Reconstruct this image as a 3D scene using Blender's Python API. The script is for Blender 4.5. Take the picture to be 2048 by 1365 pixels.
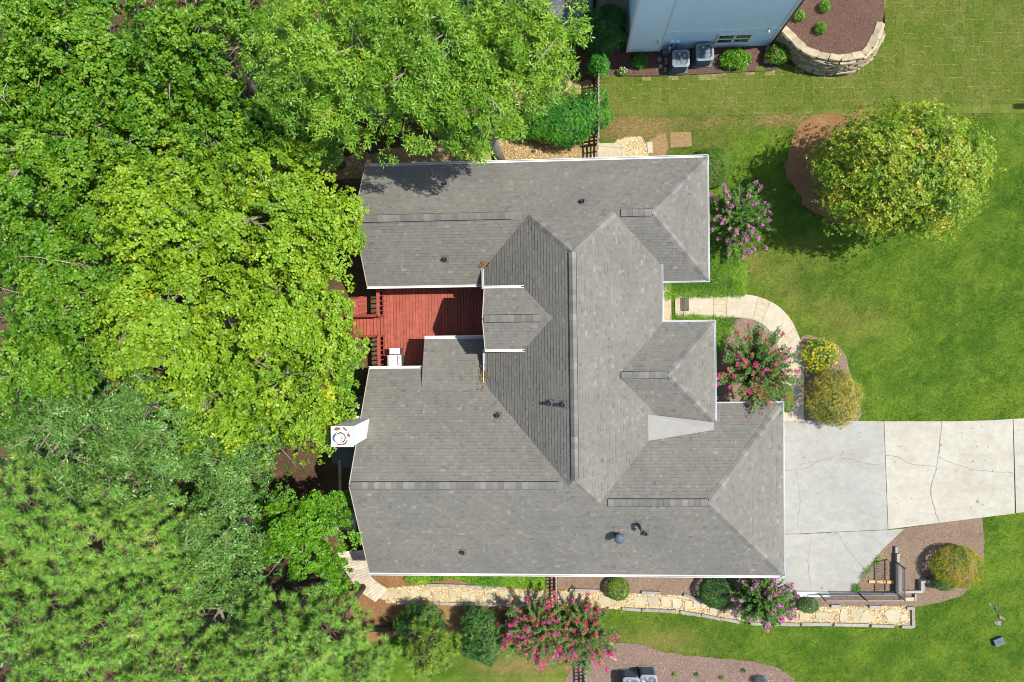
import bpy, math, random
import numpy as np
from mathutils import Vector, Matrix
from mathutils.geometry import tessellate_polygon

for o in list(bpy.data.objects):
    bpy.data.objects.remove(o)
SC = bpy.context.scene
SC.render.engine = 'CYCLES'
COL = SC.collection
rng = np.random.default_rng(7)
random.seed(7)

# ------------------------------------------------------------------ camera
F, CX, CY, NX, NY, HC, ROLL = 1600.0, 1024.0, 682.5, 1131.0, 649.0, 36.4, 0.0133
_d = np.array([(NX - CX) / F, -(NY - CY) / F, -1.0]); _d /= np.linalg.norm(_d)
_b = np.array([0, 0, -1.0]); _v = np.cross(_d, _b)
_K = np.array([[0, -_v[2], _v[1]], [_v[2], 0, -_v[0]], [-_v[1], _v[0], 0]])
_c, _s = math.cos(-ROLL), math.sin(-ROLL)
RC = np.array([[_c, -_s, 0], [_s, _c, 0], [0, 0, 1]]) @ (np.eye(3) + _K + _K @ _K / (1 + _d @ _b))
cam_d = bpy.data.cameras.new('camera'); cam = bpy.data.objects.new('camera', cam_d); COL.objects.link(cam)
M4 = Matrix([list(RC[i]) + [0] for i in range(3)] + [[0, 0, 0, 1]]); M4.translation = (0, 0, HC)
cam.matrix_world = M4
cam_d.sensor_width = 36; cam_d.lens = F / 2048 * 36; cam_d.clip_end = 1000
SC.camera = cam

# ------------------------------------------------------------------ light
SUN_EL = math.radians(61.3)
hx, hy = 1.0, 0.13                          # towards the sun, on the ground
hl = math.hypot(hx, hy); hx /= hl; hy /= hl
sdir = Vector((hx * math.cos(SUN_EL), hy * math.cos(SUN_EL), math.sin(SUN_EL)))
sun_d = bpy.data.lights.new('sun', 'SUN'); sun_d.energy = 5.0; sun_d.angle = math.radians(0.53); sun_d.color = (1, .955, .87)
sun = bpy.data.objects.new('sun', sun_d); COL.objects.link(sun)
sun.rotation_euler = sdir.to_track_quat('Z', 'Y').to_euler(); sun.location = (40, 5, 70)
W = bpy.data.worlds.new('World'); SC.world = W; W.use_nodes = True
nt = W.node_tree
sky = nt.nodes.new('ShaderNodeTexSky'); sky.sky_type = 'NISHITA'; sky.sun_disc = False
sky.sun_elevation = SUN_EL; sky.sun_rotation = math.atan2(hx, hy)
nt.links.new(sky.outputs[0], nt.nodes['Background'].inputs[0])
nt.nodes['Background'].inputs[1].default_value = 0.15
SC.view_settings.view_transform = 'Standard'; SC.view_settings.look = 'None'
SC.view_settings.gamma = 1; SC.view_settings.use_curve_mapping = False
SC.view_settings.exposure = 0.5
SC.cycles.filter_width = 1.0

# ------------------------------------------------------------------ helpers
def P(x, y, z=0.0):
    r = RC @ np.array([(x - CX) / F, -(y - CY) / F, -1.0]); t = (z - HC) / r[2]
    return np.array([r[0] * t, r[1] * t, z])
def PL(pts, z=0.0):
    return [tuple(P(x, y, z)) for x, y in pts]
ORG = {}
def empty(name, loc, parent=None):
    o = bpy.data.objects.new(name, None); COL.objects.link(o); o.location = loc; o.empty_display_size = .2
    ORG[o.name] = np.array(loc, float); return o
def tag(o, label=None, cat=None, group=None, kind=None):
    if label: o['label'] = label
    if cat: o['category'] = cat
    if group: o['group'] = group
    if kind: o['kind'] = kind
    return o
def thing(name, label, cat, loc, group=None):
    return tag(empty(name, tuple(float(v) for v in loc)), label, cat, group)
def link(name, me, parent=None, loc=None):
    o = bpy.data.objects.new(name, me); COL.objects.link(o)
    if parent is not None:
        o.parent = parent
        po = ORG[parent.name]
        ORG[o.name] = po if loc is None else po + np.array(loc)
    else:
        ORG[o.name] = np.zeros(3) if loc is None else np.array(loc, float)
    if loc is not None: o.location = loc
    return o
def mesh_np(name, verts, polys, mat, tint=None, col=None, smooth=False):
    """polys: (n,k) int array or list of such arrays"""
    me = bpy.data.meshes.new(name)
    verts = np.asarray(verts, np.float32)
    if not isinstance(polys, (list, tuple)): polys = [polys]
    polys = [np.asarray(p, np.int32) for p in polys if len(p)]
    me.vertices.add(len(verts)); me.vertices.foreach_set('co', verts.ravel())
    nl = sum(p.size for p in polys); npoly = sum(len(p) for p in polys)
    me.loops.add(nl); me.polygons.add(npoly)
    me.loops.foreach_set('vertex_index', np.concatenate([p.ravel() for p in polys]))
    ls, off = [], 0
    for p in polys:
        ls.append(off + np.arange(len(p), dtype=np.int32) * p.shape[1]); off += p.size
    me.polygons.foreach_set('loop_start', np.concatenate(ls))
    if smooth: me.polygons.foreach_set('use_smooth', np.ones(npoly, bool))
    if tint is not None:
        a = me.attributes.new('tint', 'FLOAT', 'POINT'); a.data.foreach_set('value', np.asarray(tint, np.float32))
    if col is not None:
        a = me.attributes.new('Col', 'FLOAT_COLOR', 'POINT')
        c4 = np.ones((len(verts), 4), np.float32); c4[:, :3] = col; a.data.foreach_set('color', c4.ravel())
    me.update(calc_edges=True)
    if mat: me.materials.append(mat)
    return me

class MB:
    def __init__(s): s.v = []; s.f = []
    def box(s, x0, y0, z0, x1, y1, z1):
        n = len(s.v)
        s.v += [(x0,y0,z0),(x1,y0,z0),(x1,y1,z0),(x0,y1,z0),(x0,y0,z1),(x1,y0,z1),(x1,y1,z1),(x0,y1,z1)]
        s.f += [tuple(n+i for i in q) for q in ((0,3,2,1),(4,5,6,7),(0,1,5,4),(1,2,6,5),(2,3,7,6),(3,0,4,7))]
        return s
    def bar(s, a, b, w, h, up=(0,0,1)):
        """box bar of width w, height h from a to b, resting with its axis on the line"""
        a = Vector(a); b = Vector(b); d = (b - a).normalized(); up = Vector(up)
        if abs(d.dot(up)) > .98: up = Vector((1,0,0))
        sd = d.cross(up).normalized(); u = sd.cross(d)
        n = len(s.v)
        for p in (a, b):
            for i, j in ((-1,-1),(1,-1),(1,1),(-1,1)):
                s.v.append(tuple(p + sd*(w/2*i) + u*(h/2*j)))
        s.f += [tuple(n+i for i in q) for q in ((0,1,2,3),(7,6,5,4),(0,4,5,1),(1,5,6,2),(2,6,7,3),(3,7,4,0))]
        return s
    def tube(s, pts, rad, n=8, cap=True):
        pts = [Vector(p) for p in pts]
        if not hasattr(rad, '__len__'): rad = [rad]*len(pts)
        base = len(s.v); prev = None
        for i, p in enumerate(pts):
            d = (pts[min(i+1, len(pts)-1)] - pts[max(i-1, 0)]).normalized()
            if prev is None:
                a = Vector((1,0,0)) if abs(d.x) < .8 else Vector((0,1,0))
            else: a = prev
            a = (a - d*a.dot(d)).normalized(); b = d.cross(a); prev = a
            for k in range(n):
                t = 2*math.pi*k/n
                s.v.append(tuple(p + (a*math.cos(t) + b*math.sin(t))*rad[i]))
        for i in range(len(pts)-1):
            for k in range(n):
                q = base+i*n
                s.f.append((q+k, q+(k+1)%n, q+n+(k+1)%n, q+n+k))
        if cap:
            s.f.append(tuple(base+k for k in reversed(range(n))))
            s.f.append(tuple(base+(len(pts)-1)*n+k for k in range(n)))
        return s
    def lathe(s, c, prof, n=20):
        """prof: list of (r,z) from bottom up round the vertical through c"""
        base = len(s.v)
        for r, z in prof:
            for k in range(n):
                t = 2*math.pi*k/n
                s.v.append((c[0]+r*math.cos(t), c[1]+r*math.sin(t), c[2]+z))
        for i in range(len(prof)-1):
            for k in range(n):
                q = base+i*n
                s.f.append((q+k, q+(k+1)%n, q+n+(k+1)%n, q+n+k))
        s.f.append(tuple(base+k for k in reversed(range(n))))
        s.f.append(tuple(base+(len(prof)-1)*n+k for k in range(n)))
        return s
    def prism(s, poly, z0, z1):
        """poly: list of (x,y); z1 may be a list"""
        n = len(poly); base = len(s.v)
        ar = sum(poly[i][0]*poly[(i+1)%n][1]-poly[(i+1)%n][0]*poly[i][1] for i in range(n))
        if ar < 0: poly = poly[::-1]
        for p in poly: s.v.append((p[0], p[1], z0))
        for p in poly: s.v.append((p[0], p[1], z1))
        tri = tessellate_polygon([[Vector((p[0], p[1], 0)) for p in poly]])
        for t in tri:
            a, b, c = t
            cr = (poly[b][0]-poly[a][0])*(poly[c][1]-poly[a][1])-(poly[b][1]-poly[a][1])*(poly[c][0]-poly[a][0])
            if cr < 0: b, c = c, b
            s.f.append((base+n+a, base+n+b, base+n+c)); s.f.append((base+c, base+b, base+a))
        for i in range(n):
            j = (i+1) % n
            s.f.append((base+i, base+j, base+n+j, base+n+i))
        return s
    def mesh(s, name, mat, org=(0,0,0), smooth=False):
        me = bpy.data.meshes.new(name)
        o = np.array(org, float)
        me.from_pydata([tuple(np.array(v)-o) for v in s.v], [], s.f)
        if smooth:
            for p in me.polygons: p.use_smooth = True
        if mat: me.materials.append(mat)
        return me
    def build(s, name, mat, parent=None, smooth=False):
        org = ORG[parent.name] if parent is not None else (0,0,0)
        return link(name, s.mesh(name, mat, org, smooth), parent)
    def top(s, name, mat, label, cat, base, group=None, smooth=False):
        o = link(name, s.mesh(name, mat, base, smooth), None, tuple(float(q) for q in base))
        return tag(o, label, cat, group)

BOXC = {}
def boxpiece(name, mat, parent, c, size, rot=(0,0,0)):
    """a piece that shares one unit box per material"""
    k = mat.name
    if k not in BOXC:
        m = MB(); m.box(-.5,-.5,-.5,.5,.5,.5); BOXC[k] = m.mesh('piece', mat)
    o = bpy.data.objects.new(name, BOXC[k]); COL.objects.link(o)
    po = np.zeros(3)
    if parent is not None: o.parent = parent; po = ORG[parent.name]
    o.location = tuple(np.array(c) - po); o.scale = size; o.rotation_euler = rot
    ORG[o.name] = np.array(c, float)
    return o

# ------------------------------------------------------------------ materials
def new_mat(name):
    m = bpy.data.materials.new(name); m.use_nodes = True
    return m, m.node_tree, m.node_tree.nodes['Principled BSDF']
def mix_rgb(t, fac, a, b, mode='MIX'):
    n = t.nodes.new('ShaderNodeMix'); n.data_type = 'RGBA'; n.blend_type = mode
    for sock, v in ((n.inputs[0], fac), (n.inputs[6], a), (n.inputs[7], b)):
        if hasattr(v, 'links'): t.links.new(v, sock)
        elif hasattr(v, '__len__'): sock.default_value = (*v[:3], 1)
        else: sock.default_value = v
    return n.outputs[2]
def noise(t, scale, detail=4, rough=.6, vec=None):
    n = t.nodes.new('ShaderNodeTexNoise'); n.inputs['Scale'].default_value = scale
    n.inputs['Detail'].default_value = detail; n.inputs['Roughness'].default_value = rough
    if vec is None:
        g = t.nodes.new('ShaderNodeNewGeometry'); vec = g.outputs['Position']
    t.links.new(vec, n.inputs['Vector'])
    return n.outputs['Fac']
def ramp(t, fac, stops):
    r = t.nodes.new('ShaderNodeValToRGB'); e = r.color_ramp.elements
    while len(e) < len(stops): e.new(.5)
    for el, (p, c) in zip(e, stops): el.position = p; el.color = (*c, 1)
    t.links.new(fac, r.inputs[0]); return r.outputs[0]
def bump(t, bsdf, fac, dist, strength=1.0):
    b = t.nodes.new('ShaderNodeBump'); b.inputs['Distance'].default_value = dist; b.inputs['Strength'].default_value = strength
    t.links.new(fac, b.inputs['Height']); t.links.new(b.outputs[0], bsdf.inputs['Normal'])
def plain(name, c, rough=.6, var=.12, scale=6, metal=0, spec=.4, rand=0, grain=0):
    m, t, b = new_mat(name)
    f = noise(t, scale, 5)
    col = ramp(t, f, [(.3, [v*(1-var) for v in c]), (.7, [min(1, v*(1+var)) for v in c])])
    if rand:
        oi = t.nodes.new('ShaderNodeObjectInfo')
        r2 = ramp(t, oi.outputs['Random'], [(0, (1-rand,)*3), (1, (1+rand,)*3)])
        r2.node.color_ramp.elements[1].color = (1, 1, 1, 1); r2.node.color_ramp.elements[0].color = ((1-rand)/(1+rand),)*3 + (1,)
        col = mix_rgb(t, 1.0, col, r2, 'MULTIPLY')
    t.links.new(col, b.inputs['Base Color']); b.inputs['Roughness'].default_value = rough
    b.inputs['Metallic'].default_value = metal; b.inputs['Specular IOR Level'].default_value = spec
    if grain: bump(t, b, noise(t, scale*8, 4), grain)
    return m
def speckle(name, stops, scale, rough=.9, dist=.02, big=None, det=6):
    """mottled ground: fine noise ramp, optional large-scale multiply"""
    m, t, b = new_mat(name)
    f = noise(t, scale, det, .75)
    col = ramp(t, f, stops)
    if big:
        f2 = noise(t, big[0], 4, .6)
        r2 = ramp(t, f2, [(.35, big[1]), (.65, big[2])])
        col = mix_rgb(t, 1.0, col, r2, 'MULTIPLY')
    t.links.new(col, b.inputs['Base Color']); b.inputs['Roughness'].default_value = rough
    b.inputs['Specular IOR Level'].default_value = .2
    if name.endswith('concrete'):                               # faint tyre-wide streaks and weather stains
        mp = t.nodes.new('ShaderNodeMapping'); mp.inputs['Scale'].default_value = (.45, 1.2, 1)
        g = t.nodes.new('ShaderNodeNewGeometry'); t.links.new(g.outputs['Position'], mp.inputs['Vector'])
        f3 = noise(t, 1.3, 6, .7, mp.outputs[0])
        col = mix_rgb(t, 1.0, col, ramp(t, f3, [(.32, (.89,.88,.86)), (.55, (1,1,1))]), 'MULTIPLY')
        f4 = noise(t, 9, 5, .8)
        col = mix_rgb(t, 1.0, col, ramp(t, f4, [(.30, (.86,.85,.83)), (.45, (1,1,1))]), 'MULTIPLY')
        t.links.new(col, b.inputs['Base Color'])
    bump(t, b, f, dist)
    return m
def leafmat(name, stops, rough=.45, trans=.35, spec=.5, tcol=None, gain=1.0):
    stops = [(p, tuple(min(.8, v*gain) for v in c)) for p, c in stops]; spec = min(spec, .4)
    m, t, b = new_mat(name)
    a = t.nodes.new('ShaderNodeAttribute'); a.attribute_name = 'tint'
    col = ramp(t, a.outputs['Fac'], stops)
    t.links.new(col, b.inputs['Base Color']); b.inputs['Roughness'].default_value = rough
    b.inputs['Specular IOR Level'].default_value = spec
    tr = t.nodes.new('ShaderNodeBsdfTranslucent')
    tc = mix_rgb(t, 1.0, col, tcol or (1.0, 1.0, .45), 'MULTIPLY'); t.links.new(tc, tr.inputs[0])
    mx = t.nodes.new('ShaderNodeMixShader'); mx.inputs[0].default_value = trans
    t.links.new(b.outputs[0], mx.inputs[1]); t.links.new(tr.outputs[0], mx.inputs[2])
    t.links.new(mx.outputs[0], t.nodes['Material Output'].inputs[0])
    return m
def attr_mat(name, rough=.9, spec=.15, fine=None, bd=.01, trans=0):
    m, t, b = new_mat(name)
    a = t.nodes.new('ShaderNodeAttribute'); a.attribute_name = 'Col'
    col = a.outputs['Color']
    if fine:
        f = noise(t, fine, 6, .75)
        col = mix_rgb(t, 1.0, col, ramp(t, f, [(.32, (.52,.52,.52)), (.68, (1,1,1))]), 'MULTIPLY')
        bump(t, b, f, bd)
    t.links.new(col, b.inputs['Base Color']); b.inputs['Roughness'].default_value = rough
    b.inputs['Specular IOR Level'].default_value = spec
    if trans:
        tr = t.nodes.new('ShaderNodeBsdfTranslucent'); t.links.new(col, tr.inputs[0])
        mx = t.nodes.new('ShaderNodeMixShader'); mx.inputs[0].default_value = trans
        t.links.new(b.outputs[0], mx.inputs[1]); t.links.new(tr.outputs[0], mx.inputs[2])
        t.links.new(mx.outputs[0], t.nodes['Material Output'].inputs[0])
    return m
def shingle_mat(name, stops, objrand=False):
    m, t, b = new_mat(name)
    if objrand:
        oi = t.nodes.new('ShaderNodeObjectInfo'); fac = oi.outputs['Random']
    else:
        a = t.nodes.new('ShaderNodeAttribute'); a.attribute_name = 'tint'; fac = a.outputs['Fac']
    col = ramp(t, fac, stops)
    f = noise(t, 70, 3, .8)
    col = mix_rgb(t, 1.0, col, ramp(t, f, [(.3, (.72,.72,.72)), (.7, (1,1,1))]), 'MULTIPLY')
    f2 = noise(t, .55, 5, .6)
    col = mix_rgb(t, 1.0, col, ramp(t, f2, [(.33, (.84,.845,.85)), (.66, (1,.985,.96))]), 'MULTIPLY')
    t.links.new(col, b.inputs['Base Color']); b.inputs['Roughness'].default_value = .92
    b.inputs['Specular IOR Level'].default_value = .2
    return m

M = {}
M['shingle'] = shingle_mat('shingle_grey', [(0, (.122,.116,.101)), (.3, (.172,.164,.144)), (.7, (.196,.187,.165)), (.92, (.232,.221,.195)), (1, (.255,.243,.213))])
M['cap'] = shingle_mat('cap_shingle_grey', [(0, (.155,.15,.136)), (.5, (.188,.182,.165)), (.82, (.215,.208,.188)), (1, (.25,.24,.217))], True)
M['shingle_blue'] = shingle_mat('shingle_slate', [(0, (.10,.11,.13)), (1, (.18,.19,.21))])
M['sheath'] = plain('roof_sheathing', (.10,.095,.09), .9)
M['roll'] = plain('roll_roofing', (.245,.24,.222), .9, .06, 3, grain=.002)
M['white'] = plain('white_painted_metal', (.58,.58,.57), .4, .04, 3)
M['trim'] = plain('white_trim', (.62,.62,.60), .5, .05, 3)
M['wallpaint'] = plain('house_siding', (.52,.49,.43), .7, .06, 2)
M['pale_metal'] = plain('grey_gutter_metal', (.40,.44,.47), .4, .05, 3)
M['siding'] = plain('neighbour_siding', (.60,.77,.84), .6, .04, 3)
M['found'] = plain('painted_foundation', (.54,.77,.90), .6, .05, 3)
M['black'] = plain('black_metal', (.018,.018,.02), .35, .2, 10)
M['iron'] = plain('dark_iron', (.05,.05,.055), .4, .2, 10)
M['rail_grey'] = plain('worn_grey_rail', (.16,.17,.18), .4, .2, 10)
M['chimney'] = plain('chimney_white', (.70,.70,.67), .55, .03, 3)
M['chimcap'] = plain('chimney_cap_metal', (.42,.48,.54), .5, .08, 6)
M['rust'] = plain('rust_brown', (.20,.075,.03), .8, .35, 14)
M['flue'] = plain('flue_metal', (.62,.62,.58), .4, .1, 8, metal=.4)
M['deck'] = plain('red_stained_deck', (.325,.072,.044), .6, .22, 5, rand=.14)
M['deck_rail'] = plain('red_stained_rail', (.30,.055,.042), .55, .2, 8, rand=.08)
M['grill'] = plain('grill_steel', (.72,.72,.70), .35, .05, 5, metal=.2)
M['grill_dark'] = plain('grill_dark', (.09,.09,.09), .5, .2, 8)
M['conc'] = speckle('driveway_concrete', [(.25,(.325,.305,.25)),(.5,(.375,.354,.295)),(.75,(.43,.41,.345))], 3.0, .85, .003, (.35,(.90,.90,.90),(1,1,1)))
M['conc_grey'] = speckle('apron_concrete', [(.25,(.265,.260,.232)),(.5,(.307,.302,.271)),(.75,(.352,.347,.312))], 3.0, .85, .003, (.35,(.90,.91,.92),(1,1,1)))
M['walk'] = speckle('walk_concrete', [(.25,(.38,.335,.255)),(.5,(.43,.385,.30)),(.75,(.475,.43,.345))], 5.0, .85, .003, (.8,(.92,.90,.86),(1,1,1)))
M['walkband'] = speckle('tan_flag_band', [(.3,(.335,.28,.175)),(.5,(.40,.345,.235)),(.7,(.45,.40,.30))], 3.0, .85, .006)
M['pad'] = plain('green_grey_concrete', (.13,.145,.125), .9, .15, 4)  # dark green-grey tone, slightly mottled
M['crack'] = plain('dark_crack', (.20,.185,.155), .95, .3, 8)
M['gravel'] = attr_mat('gravel_pebbles', .85, .25)
M['gravelbed'] = speckle('gravel_base', [(.3,(.15,.10,.045)),(.5,(.30,.215,.105)),(.7,(.43,.34,.205))], 26, .95, .03, (.6,(.78,.74,.66),(1,1,1)))
M['flag'] = plain('sand_flagstone', (.41,.36,.24), .8, .10, 3, rand=.12, grain=.004)
M['chips'] = attr_mat('mulch_chips', .95, .1)
M['mulch'] = speckle('brown_mulch', [(.3,(.055,.030,.022)),(.5,(.12,.068,.05)),(.7,(.20,.125,.095))], 24, .95, .03, (.7,(.8,.8,.8),(1,1,1)))
M['mulch_pale'] = speckle('pale_rose_mulch', [(.3,(.09,.058,.045)),(.5,(.20,.135,.108)),(.7,(.31,.225,.19))], 24, .95, .03, (.7,(.85,.85,.85),(1,1,1)))
M['mulch_tan'] = speckle('tan_mulch', [(.3,(.12,.08,.055)),(.5,(.215,.155,.11)),(.7,(.32,.24,.18))], 24, .95, .03, (.7,(.8,.8,.8),(1,1,1)))
M['straw'] = speckle('pine_straw', [(.3,(.13,.065,.025)),(.5,(.24,.13,.055)),(.7,(.36,.215,.11))], 22, .95, .03, (.6,(.72,.7,.66),(1,1,1)))
M['forest'] = speckle('forest_floor_litter', [(.3,(.045,.03,.015)),(.5,(.11,.068,.035)),(.7,(.19,.125,.065))], 14, .95, .03, (.5,(.5,.5,.5),(1,1,1)))
M['soil'] = speckle('dry_soil', [(.3,(.16,.10,.045)),(.5,(.27,.17,.085)),(.7,(.36,.25,.13))], 18, .95, .015)
M['ground'] = speckle('ground_grass', [(.3,(.05,.10,.02)),(.6,(.09,.15,.03))], 4, .95, .02)
M['lawn'] = attr_mat('lawn_turf', .95, .1, 11, .03)
M['blade'] = attr_mat('grass_blade', .6, .25, None, 0, .25)
M['timber'] = plain('weathered_timber', (.30,.275,.245), .85, .25, 5, rand=.15, grain=.006)
M['board'] = plain('pale_weathered_board', (.50,.43,.33), .8, .2, 5, rand=.15, grain=.004)
M['lumber'] = plain('fresh_lumber', (.50,.31,.14), .75, .15, 6, rand=.1)
M['fence'] = plain('fence_wood', (.30,.25,.20), .85, .2, 5, rand=.15)
M['stone'] = plain('wall_stone', (.42,.345,.225), .85, .25, 5, rand=.28, grain=.01)
M['capstone'] = plain('pale_cap_stone', (.34,.285,.19), .85, .3, 5, rand=.15, grain=.01)
M['rock'] = plain('field_rock', (.36,.32,.28), .85, .2, 9, rand=.25, grain=.01)
M['ac_body'] = plain('condenser_body', (.10,.135,.165), .45, .1, 10)
M['ac_top'] = plain('condenser_top', (.175,.205,.235), .6, .08, 5)
M['ac_fan'] = plain('condenser_fan', (.42,.42,.36), .3, .15, 6, metal=.4)
M['glass'] = plain('window_glass', (.03,.035,.04), .06, .1, 2, spec=.8)
M['mat'] = plain('black_rubber_mat', (.02,.022,.02), .8, .2, 20)
M['util'] = plain('blue_grey_plastic', (.065,.085,.11), .6, .08, 6)
M['bark'] = plain('grey_bark', (.20,.165,.13), .9, .3, 8, grain=.01)
M['twig'] = plain('pale_twig', (.33,.29,.24), .85, .2, 8)
M['pinebark'] = plain('pine_bark', (.12,.085,.06), .9, .3, 8, grain=.01)
M['hose'] = plain('green_hose', (.03,.10,.05), .5, .1, 5)
# sod: per-piece tint
def sod_mat():
    m, t, b = new_mat('sod_turf')
    oi = t.nodes.new('ShaderNodeObjectInfo')
    c0 = ramp(t, oi.outputs['Random'], [(0, (.118,.158,.026)), (.5, (.140,.172,.034)), (1, (.165,.182,.045))])
    f = noise(t, 9, 6, .85)
    col = mix_rgb(t, 1.0, c0, ramp(t, f, [(.3, (.45,.58,.4)), (.5, (.9,.9,.85)), (.68, (1.0,.93,.86))]), 'MULTIPLY')
    f2 = noise(t, .45, 3, .5)
    col = mix_rgb(t, 1.0, col, ramp(t, f2, [(.38, (.72,.88,.55)), (.62, (1,1,1))]), 'MULTIPLY')
    t.links.new(col, b.inputs['Base Color']); b.inputs['Roughness'].default_value = .95; b.inputs['Specular IOR Level'].default_value = .1
    bump(t, b, noise(t, 40, 4, .8), .02); return m
M['sod'] = sod_mat()
M['sodseam'] = plain('sod_seam', (.21,.20,.07), .95, .3, 6)

L = {}
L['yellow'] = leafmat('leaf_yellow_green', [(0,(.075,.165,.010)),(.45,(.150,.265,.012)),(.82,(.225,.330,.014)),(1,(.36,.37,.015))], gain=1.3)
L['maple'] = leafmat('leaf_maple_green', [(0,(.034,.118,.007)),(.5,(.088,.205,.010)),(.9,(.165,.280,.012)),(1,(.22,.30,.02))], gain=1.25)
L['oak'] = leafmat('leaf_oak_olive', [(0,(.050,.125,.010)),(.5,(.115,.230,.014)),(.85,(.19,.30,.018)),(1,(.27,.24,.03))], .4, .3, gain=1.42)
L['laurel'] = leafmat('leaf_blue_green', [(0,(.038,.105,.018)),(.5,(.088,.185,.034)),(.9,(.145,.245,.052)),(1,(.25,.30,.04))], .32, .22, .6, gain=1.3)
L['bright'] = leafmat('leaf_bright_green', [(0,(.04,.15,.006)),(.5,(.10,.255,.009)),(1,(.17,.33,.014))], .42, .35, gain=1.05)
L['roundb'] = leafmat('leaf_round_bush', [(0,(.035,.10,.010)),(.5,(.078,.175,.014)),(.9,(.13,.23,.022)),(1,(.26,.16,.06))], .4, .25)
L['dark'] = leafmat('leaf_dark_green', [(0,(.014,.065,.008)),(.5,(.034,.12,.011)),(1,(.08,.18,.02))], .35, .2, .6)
L['hedge'] = leafmat('leaf_hedge', [(0,(.018,.115,.006)),(.5,(.042,.215,.008)),(1,(.10,.29,.014))], .38, .25, .55, gain=1)
L['holly'] = leafmat('leaf_holly', [(0,(.022,.080,.012)),(.5,(.050,.145,.020)),(.93,(.10,.21,.035)),(1,(.20,.14,.05))], .33, .2, .6)
L['box'] = leafmat('leaf_boxwood', [(0,(.06,.15,.008)),(.5,(.12,.235,.010)),(1,(.21,.31,.014))], .45, .3)
L['olive'] = leafmat('leaf_olive_bush', [(0,(.07,.095,.008)),(.5,(.185,.190,.018)),(.85,(.28,.25,.035)),(1,(.36,.25,.08))], .45, .25, gain=1.35)
L['gold'] = leafmat('leaf_gold_bush', [(0,(.06,.12,.006)),(.45,(.17,.20,.010)),(.8,(.28,.26,.012)),(1,(.30,.17,.02))], .45, .3, gain=1.3)
L['street'] = leafmat('leaf_lawn_tree', [(0,(.06,.14,.006)),(.5,(.155,.235,.010)),(.85,(.245,.295,.014)),(1,(.36,.26,.04))], .36, .28, .6, gain=1.3)
L['myrtle'] = leafmat('leaf_myrtle', [(0,(.03,.10,.016)),(.55,(.085,.185,.03)),(.85,(.14,.22,.04)),(1,(.27,.15,.05))], .42, .28, gain=1.15)
L['myrtle_green'] = leafmat('leaf_myrtle_green', [(0,(.025,.11,.008)),(.6,(.075,.205,.014)),(1,(.14,.26,.025))], .42, .28)
L['lilyturf'] = leafmat('leaf_lilyturf', [(0,(.055,.16,.008)),(.5,(.13,.285,.012)),(1,(.23,.38,.022))], .45, .3)
L['pine'] = leafmat('needle_green', [(0,(.055,.135,.018)),(.5,(.105,.215,.028)),(.9,(.165,.275,.040)),(1,(.25,.20,.07))], .4, .15, gain=1.7)
L['pine_light'] = leafmat('needle_light', [(0,(.075,.150,.018)),(.5,(.135,.24,.025)),(.9,(.22,.31,.030)),(1,(.34,.30,.05))], .4, .2, gain=1.25)
L['blue'] = leafmat('leaf_blue_spruce', [(0,(.10,.16,.17)),(1,(.22,.30,.30))], .5, .1)
L['pink'] = leafmat('flower_hot_pink', [(0,(.55,.02,.16)),(.5,(.78,.05,.30)),(1,(.85,.14,.46))], .6, .35, .2, (1,.8,1))
L['rose'] = leafmat('flower_faded_rose', [(0,(.38,.07,.07)),(.5,(.52,.13,.14)),(1,(.60,.25,.16))], .6, .3, .2, (1,.8,1))
L['mauve'] = leafmat('flower_mauve_pink', [(0,(.46,.10,.32)),(.5,(.64,.21,.50)),(1,(.76,.36,.62))], .6, .35, .2, (1,.8,1))
L['flowergold'] = leafmat('flower_yellow', [(0,(.66,.46,.01)),(1,(.84,.66,.02))], .6, .3, .2, (1,1,.6))
L['orange'] = leafmat('flower_orange', [(0,(.55,.15,.01)),(1,(.70,.30,.03))], .6, .3, .2)
L['white'] = leafmat('flower_white', [(0,(.6,.6,.55)),(1,(.8,.8,.78))], .6, .3, .2)
L['litter'] = leafmat('dead_leaf', [(0,(.10,.065,.03)),(1,(.26,.18,.09))], .8, .1, .2)

# ------------------------------------------------------------------ numpy noise and polygon tests
def vnoise(x, y, seed=0):
    r = np.random.default_rng(seed).random((128, 128))
    xi = np.floor(x).astype(int); yi = np.floor(y).astype(int); fx = x-xi; fy = y-yi
    fx = fx*fx*(3-2*fx); fy = fy*fy*(3-2*fy)
    g = lambda a, b: r[a % 128, b % 128]
    return (g(xi,yi)*(1-fx)+g(xi+1,yi)*fx)*(1-fy)+(g(xi,yi+1)*(1-fx)+g(xi+1,yi+1)*fx)*fy
def fbm(x, y, seed=0, o=4):
    s, a, t = 0, 1, 0
    for k in range(o):
        s = s + a*vnoise(x*2**k+31.7*k, y*2**k+11.3*k, seed+k); t += a; a *= .55
    return s/t
def inpoly(x, y, poly):
    r = np.zeros(x.shape, bool); n = len(poly)
    for i in range(n):
        x0, y0 = poly[i][:2]; x1, y1 = poly[(i+1) % n][:2]
        if y0 == y1: continue
        c = ((y0 > y) != (y1 > y)) & (x < (x1-x0)*(y-y0)/(y1-y0)+x0)
        r ^= c
    return r
def smooth_poly(pts, n=6):
    out = []; k = len(pts)
    for i in range(k):
        p0, p1, p2, p3 = [np.array(pts[(i+j-1) % k], float) for j in range(4)]
        for t in np.linspace(0, 1, n, endpoint=False):
            out.append(tuple(.5*((2*p1)+(-p0+p2)*t+(2*p0-5*p1+4*p2-p3)*t*t+(-p0+3*p1-3*p2+p3)*t**3)))
    return out
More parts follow.
